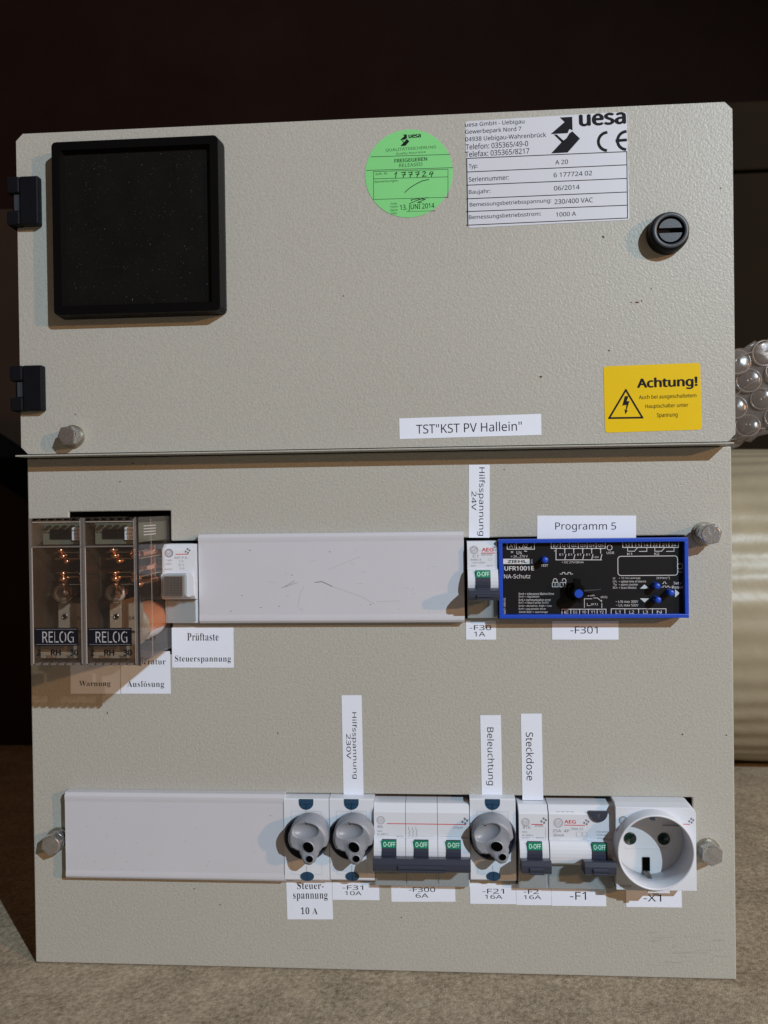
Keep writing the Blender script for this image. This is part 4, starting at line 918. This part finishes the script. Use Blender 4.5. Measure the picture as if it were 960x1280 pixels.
sticker('name_plate_sticker', 'large silver white name plate sticker with table and folded arrow logo, below the top edge', [(581, 152), (783.5, 139.5), (786.5, 275), (585.5, 285)], 6,
        [('uesa GmbH - Uebigau', 618.5, 154.5, 74, 7, b1), ('Gewerbepark Nord 7', 616.5, 163.5, 70, 7, b1), ('04938 Uebigau-Wahrenbrück', 632, 172, 101, 7.4, b1), ('Telefon: 035365/49-0', 621, 181.4, 78, 7.2, b1), ('Telefax: 035365/8217', 621.5, 190.6, 80, 7.2, b1),
         ('Typ:', 591.5, 208.3, 11, 6.6, b1), ('A 20', 702, 202.5, 16, 5.6, b1), ('Seriennummer:', 611, 223, 50, 6, b1), ('6 177724 02', 716, 217.5, 48, 5.8, b1), ('Baujahr:', 599.5, 240, 27, 6.6, b1), ('06/2014', 708.5, 234.5, 32, 5.8, b1),
         ('Bemessungsbetriebsspannung:', 638, 253.8, 102, 6.6, b1), ('230/400 VAC', 717, 251, 48, 6, b1), ('Bemessungsbetriebsstrom:', 631, 270, 90, 6.6, b1), ('1000 A', 707.5, 267.6, 25, 5.4, b1),
         ('uesa', 753, 149, 59, 15.5, {'bold': .035})], 'foil_white', None, 1.6, np_extra, 'sticker')
# 2 green round sticker
X, Z = P(511, 217, 6); rr = 54.8 / SC(511, 217, 6); q = MB((X, 6, Z)); q.prism([(X + rr * math.cos(2 * math.pi * i / 64), Z + rr * math.sin(2 * math.pi * i / 64)) for i in range(64)], 6.02, 6.16, 'paper_green')
dg = 6.2; ag = math.radians(1.4); G = 'ink_green'
def GT(s, x, y, w1, h1, **k): q.tpx(s, x, y, w1, h1, dg, k.pop('m', G), ag, **k)
logo(q, dg, *P(506.5, 174.5, dg), 6.4 / SC(506, 175, dg), 'ink', ag); GT('uesa', 518.3, 170, 15.5, 4.6, bold=.035, m='ink'); GT('QUALITÄTSSICHERUNG', 513.5, 185.5, 63, 5.2); GT('Quality Assurance', 513.5, 191.3, 37, 3.6)
q.lpx([(464, 196), (562, 193)], .7, dg, G); GT('FREIGEGEBEN', 513.5, 199.8, 41, 4.6, bold=.02); GT('RELEASED', 513.5, 206, 29, 4.4); q.lpx([(458.5, 213), (566, 209.5)], .7, dg, G)
q.lpx([(467, 214.5), (560, 211.5), (560, 246.5), (467, 249.3)], .6, dg, G, True); q.lpx([(467, 223.5), (560, 221)], .6, dg + .02, G)
GT('Auftr. Nr.', 477, 217, 16, 3.2); GT('Bemerkungen', 483, 226.7, 29, 3.8); 
DG = {'1': [[(0, 3), (2.4, 0), (1, 8)]], '7': [[(0, 1), (5, .2), (2, 8)], [(1, 4.4), (5, 3.8)]], '2': [[(0, 1.5), (2.5, 0), (4.5, 1.5), (.2, 7.6), (5.2, 7)]], '4': [[(2.6, 0), (.2, 4.6), (5, 3.8)], [(5, .6), (2.6, 8.6)]]}
for i, ch in enumerate('177724'):
    for st in DG[ch]: q.lpx([(493.5 + i * 8.6 + x * .95, 215.2 - i * .25 + y * .82) for x, y in st], .95, dg + .03, 'ink')

q.lpx([(506, 240.5), (512, 235), (520, 230), (528, 226), (536, 224.3)], .9, dg + .03, 'ink'); q.lpx([(512, 254.5), (520, 251), (530, 247.5), (535, 247)], .8, dg + .03, 'ink'); q.lpx([(515, 251), (514, 249.6), (522, 248.5), (532, 249), (522, 253), (527, 253)], .7, dg + .05, 'ink')
for i, s_ in enumerate(('Prüfer', 'Freigabe', 'Datum', 'Date')): GT(s_, 492.5, 254.5 + i * 4, (8, 10, 9, 7)[i], 2.8)
GT('13. JUNI 2014', 521.5, 258.8, 43, 8, m='ink', bold=.006); q.lpx([(508, 264.5), (544, 263.3)], .5, dg, G)
tag(q.build('round_sticker'), 'round green inspection sticker with printed lines and handwritten number', 'sticker')
# 3 yellow warning
def wy(q, d, ang):
    q.lpx([(782.3, 487.5), (803, 522), (761.5, 522.6)], 2.3, d, 'ink', True)
    q.ppx([(781, 495.2), (785.6, 495.1), (783.4, 501.6), (786.9, 501.2), (783.2, 513), (785.1, 512.6), (781.6, 518), (780.6, 511.4), (782.2, 512.4), (783, 506), (777.8, 507.2)][::-1], d, 'ink')
sticker('warning_sticker', 'yellow warning sticker with black lightning triangle at the lower right of the door', [(754.5, 458), (875.5, 453.5), (877, 537), (756, 541)], 6,
        [('Achtung!', 834, 479.3, 76, 16.5, {'bold': .035}), ('Auch bei ausgeschaltetem', 834.5, 496, 72, 6.6, {'bold': .008}), ('Hauptschalter unter', 833.5, 507.6, 54, 6.6, {'bold': .008}), ('Spannung', 834, 519.3, 26, 7, {'bold': .008})], 'paper_yellow', None, 1.6, wy, 'sticker')
sticker('paper_label', 'long white label reading TST"KST PV Hallein" just above the drip edge', [(499, 523), (676, 517.5), (677, 543.5), (499.5, 549)], 6, [('TST"KST PV Hallein"', 586, 534.3, 132, 12)], group=LG)
# lower plate labels
sticker('paper_label', 'tall white label reading Hilfsspannung 24V hanging below the drip edge', quad(586, 581, 612, 672, 0, .0), 0, [('Hilfsspannung', 601.5, 627, 86, 9.5, VERT), ('24V', 592.5, 626, 24, 6, VERT)], group=LG)
sticker('paper_label', 'white label reading Programm 5 above the blue framed relay', quad(671.5, 644.5, 795, 673.5, .0), 0, [('Programm 5', 732, 659, 76, 12)], group=LG)
sticker('paper_label', 'small white label reading -F30 1A under the upper single pole breaker', quad(582.5, 776, 620, 799.5, .0), 0, [('-F30', 600.5, 784.5, 27, 6.4), ('1A', 599.5, 792.5, 14, 6)], group=LG)
sticker('paper_label', 'white label reading -F301 under the blue framed relay', quad(690, 776, 773, 799.5, .0), 0, [('-F301', 730, 787.5, 34, 9)], group=LG)
sticker('paper_label', 'white label reading Warnung under the outermost clear relay', quad(88, 814, 150, 867), 0, [('Warnung', 118.5, 855.3, 39, 8, SER), ('Temperatur', 119, 828, 50, 9, SER)], group=LG)
sticker('paper_label', 'white label reading Auslösung under the relay next to the test button', quad(151, 814, 213, 867), 0, [('Auslösung', 182, 856, 46, 9.5, SER), ('Temperatur', 181, 828, 52, 9, SER)], group=LG)
sticker('paper_label', 'white label reading Prüftaste Steuerspannung under the test button', quad(215, 784.5, 292, 834.5), 0, [('Prüftaste', 253.5, 796, 39, 9.5, SER), ('Steuerspannung', 253.5, 824.3, 70, 9.5, SER)], group=LG)
sticker('paper_label', 'tall white label reading Hilfsspannung 230V above the second fuse switch', [(427, 869), (452, 869), (454.5, 997), (429.5, 997)], 0, [('Hilfsspannung', 443, 932, 83, 7.4, VERT), ('230V', 435.8, 933, 31, 5.6, VERT)], group=LG)
sticker('paper_label', 'tall white label reading Beleuchtung above the turned fuse switch', [(600.5, 894), (626, 894), (628, 1000), (602, 1000)], 0, [('Beleuchtung', 612.5, 945.5, 73, 11, VERT)], group=LG)
sticker('paper_label', 'tall white label reading Steckdose above the narrow lower breaker', [(651, 892), (677, 892), (679, 1000), (653, 1000)], 0, [('Steckdose', 662.5, 945.5, 61, 9.5, VERT)], group=LG)
sticker('paper_label', 'white label reading Steuerspannung 10 A under the first fuse switch', quad(358.5, 1100, 415.5, 1149), 0, [('Steuer-', 388, 1107, 33, 9, SER), ('spannung', 388, 1121.5, 43, 9.5, SER), ('10 A', 386.5, 1138.5, 21, 8.6, SER)], group=LG)
sticker('paper_label', 'white label reading -F31 10A under the second fuse switch', quad(415.6, 1102, 474, 1124.5, .01), 0, [('-F31', 441, 1109.5, 26, 5.6), ('10A', 441.5, 1116.5, 21, 5)], group=LG)
sticker('paper_label', 'white label reading -F300 6A under the three pole breaker', quad(489, 1104, 569, 1127), 0, [('-F300', 527.5, 1112, 33, 6), ('6A', 527.5, 1119.5, 16, 5.4)], group=LG)
sticker('paper_label', 'white label reading -F21 16A under the turned fuse switch', quad(587.5, 1104, 645, 1129.5, .01), 0, [('-F21', 616.5, 1114, 27, 6), ('16A', 617, 1121, 22, 5)], group=LG)
sticker('paper_label', 'white label reading -F2 16A under the narrow lower breaker', quad(645.3, 1104.6, 689, 1131, .01), 0, [('-F2', 664, 1114.5, 19, 6), ('16A', 665.5, 1121.5, 22, 5)], group=LG)
sticker('paper_label', 'white label reading -F1 under the residual current breaker', quad(689.3, 1105, 757.5, 1132, .01), 0, [('-F1', 722.5, 1119.8, 20, 10)], group=LG)
sticker('paper_label', 'white label reading -X1 under the round socket', quad(782.5, 1107, 852, 1133.5, .01), 0, [('-X1', 815.5, 1122.5, 22, 9)], group=LG)

# ------------------------------------------------------------------ bubble wrap
bw = thing('bubble_wrap', 'crumpled clear bubble wrap sticking out behind the right edge of the cabinet', 'bubble wrap', (395, -30, 270))
q = MB((395, -30, 270)); nx, nzz = 44, 30; v = []; f = []
def wv(x, z): return 26 + 4 * math.sin(x * .06 + z * .05) + 1.2 * math.sin(z * .13 + x * .05) + .5 * math.sin(x * .31) * math.sin(z * .27)
XA, XB = 385, 520
def zt_(x): return 349 + (x - 400) * .30 + 1.0 * math.sin(x * .6) + .5 * math.sin(x * 1.7)
def zb_(x): return 291 + (x - 400) * .42 + 1.2 * math.sin(x * .8) + .7 * math.sin(x * 2.1)
for i in range(nx + 1):
    x = XA + (XB - XA) * i / nx
    for j in range(nzz + 1):
        z = zb_(x) + (zt_(x) - zb_(x)) * j / nzz; v.append((x, wv(x, z), z))
for i in range(nx):
    for j in range(nzz): a = i * (nzz + 1) + j; f.append((a, a + nzz + 1, a + nzz + 2, a + 1))
q.add(v, f, 'bubble_film', True); fo = q.build('film', bw); so = fo.modifiers.new('Solidify', 'SOLIDIFY'); so.thickness = .0004
for (ax, az, bx2, bz2) in ((398, 318, 424, 334), (404, 300, 428, 306), (397, 345, 420, 349)):
    g = MB((395, -30, 270)); n = 10; vs = []
    for i in range(n + 1):
        t = i / n; x = ax + (bx2 - ax) * t; z = az + (bz2 - az) * t + 1.2 * math.sin(t * 7 + ax); y = wv(x, z) - 1.2
        vs += [(x, y, z - .45), (x, y - .9, z), (x, y, z + .45), (x, y + .5, z)]
    g.add(vs, [(4 * i + k, 4 * i + (k + 1) % 4, 4 * i + 4 + (k + 1) % 4, 4 * i + 4 + k) for i in range(n) for k in range(4)], 'bubble_rim', True); g.build('crease', bw)
R_ = 7.0; bubm = None
for r_ in range(8):
    for c_ in range(10):
        x = 397 + c_ * 14.8 + (r_ % 2) * 7.4 + rnd.uniform(-.6, .6); z = 290 + r_ * 12.9 + (x - 400) * .3
        if z + R_ > zt_(x) + 1 or z - R_ < zb_(x) - 1 or x > XB - 8: continue
        if bubm is None:
            g = MB((0, 0, 0)); prof = [(R_ * math.sin(math.radians(t)), 2.0 * math.cos(math.radians(t))) for t in (90, 75, 60, 45, 30, 15, 1)]
            g.tube(0, 0, prof + [(.1, 1.85)] + [(p[0] * .96, p[1] * .93) for p in prof[::-1][1:]], 'bubble_skin', 28); g.tube(0, 0, [(R_ + .5, 0), (R_ + .3, .7), (R_ - .3, .7), (R_ - .5, 0)], 'bubble_rim', 28); o = g.build('bubble', bw); bubm = o
        else:
            o = bubm.copy(); col.objects.link(o); o.parent = bw
        dzx = (wv(x + 1, z) - wv(x - 1, z)) / 2; dzz = (wv(x, z + 1) - wv(x, z - 1)) / 2
        o.location = Vector((x - 395, wv(x, z) - 30 - .3, z - 270)) * MM; o.rotation_euler = (math.atan(-dzz) * -1, 0, math.atan(dzx)); s_ = rnd.uniform(.86, 1.05); o.scale = (s_, rnd.uniform(.7, 1.1), s_)
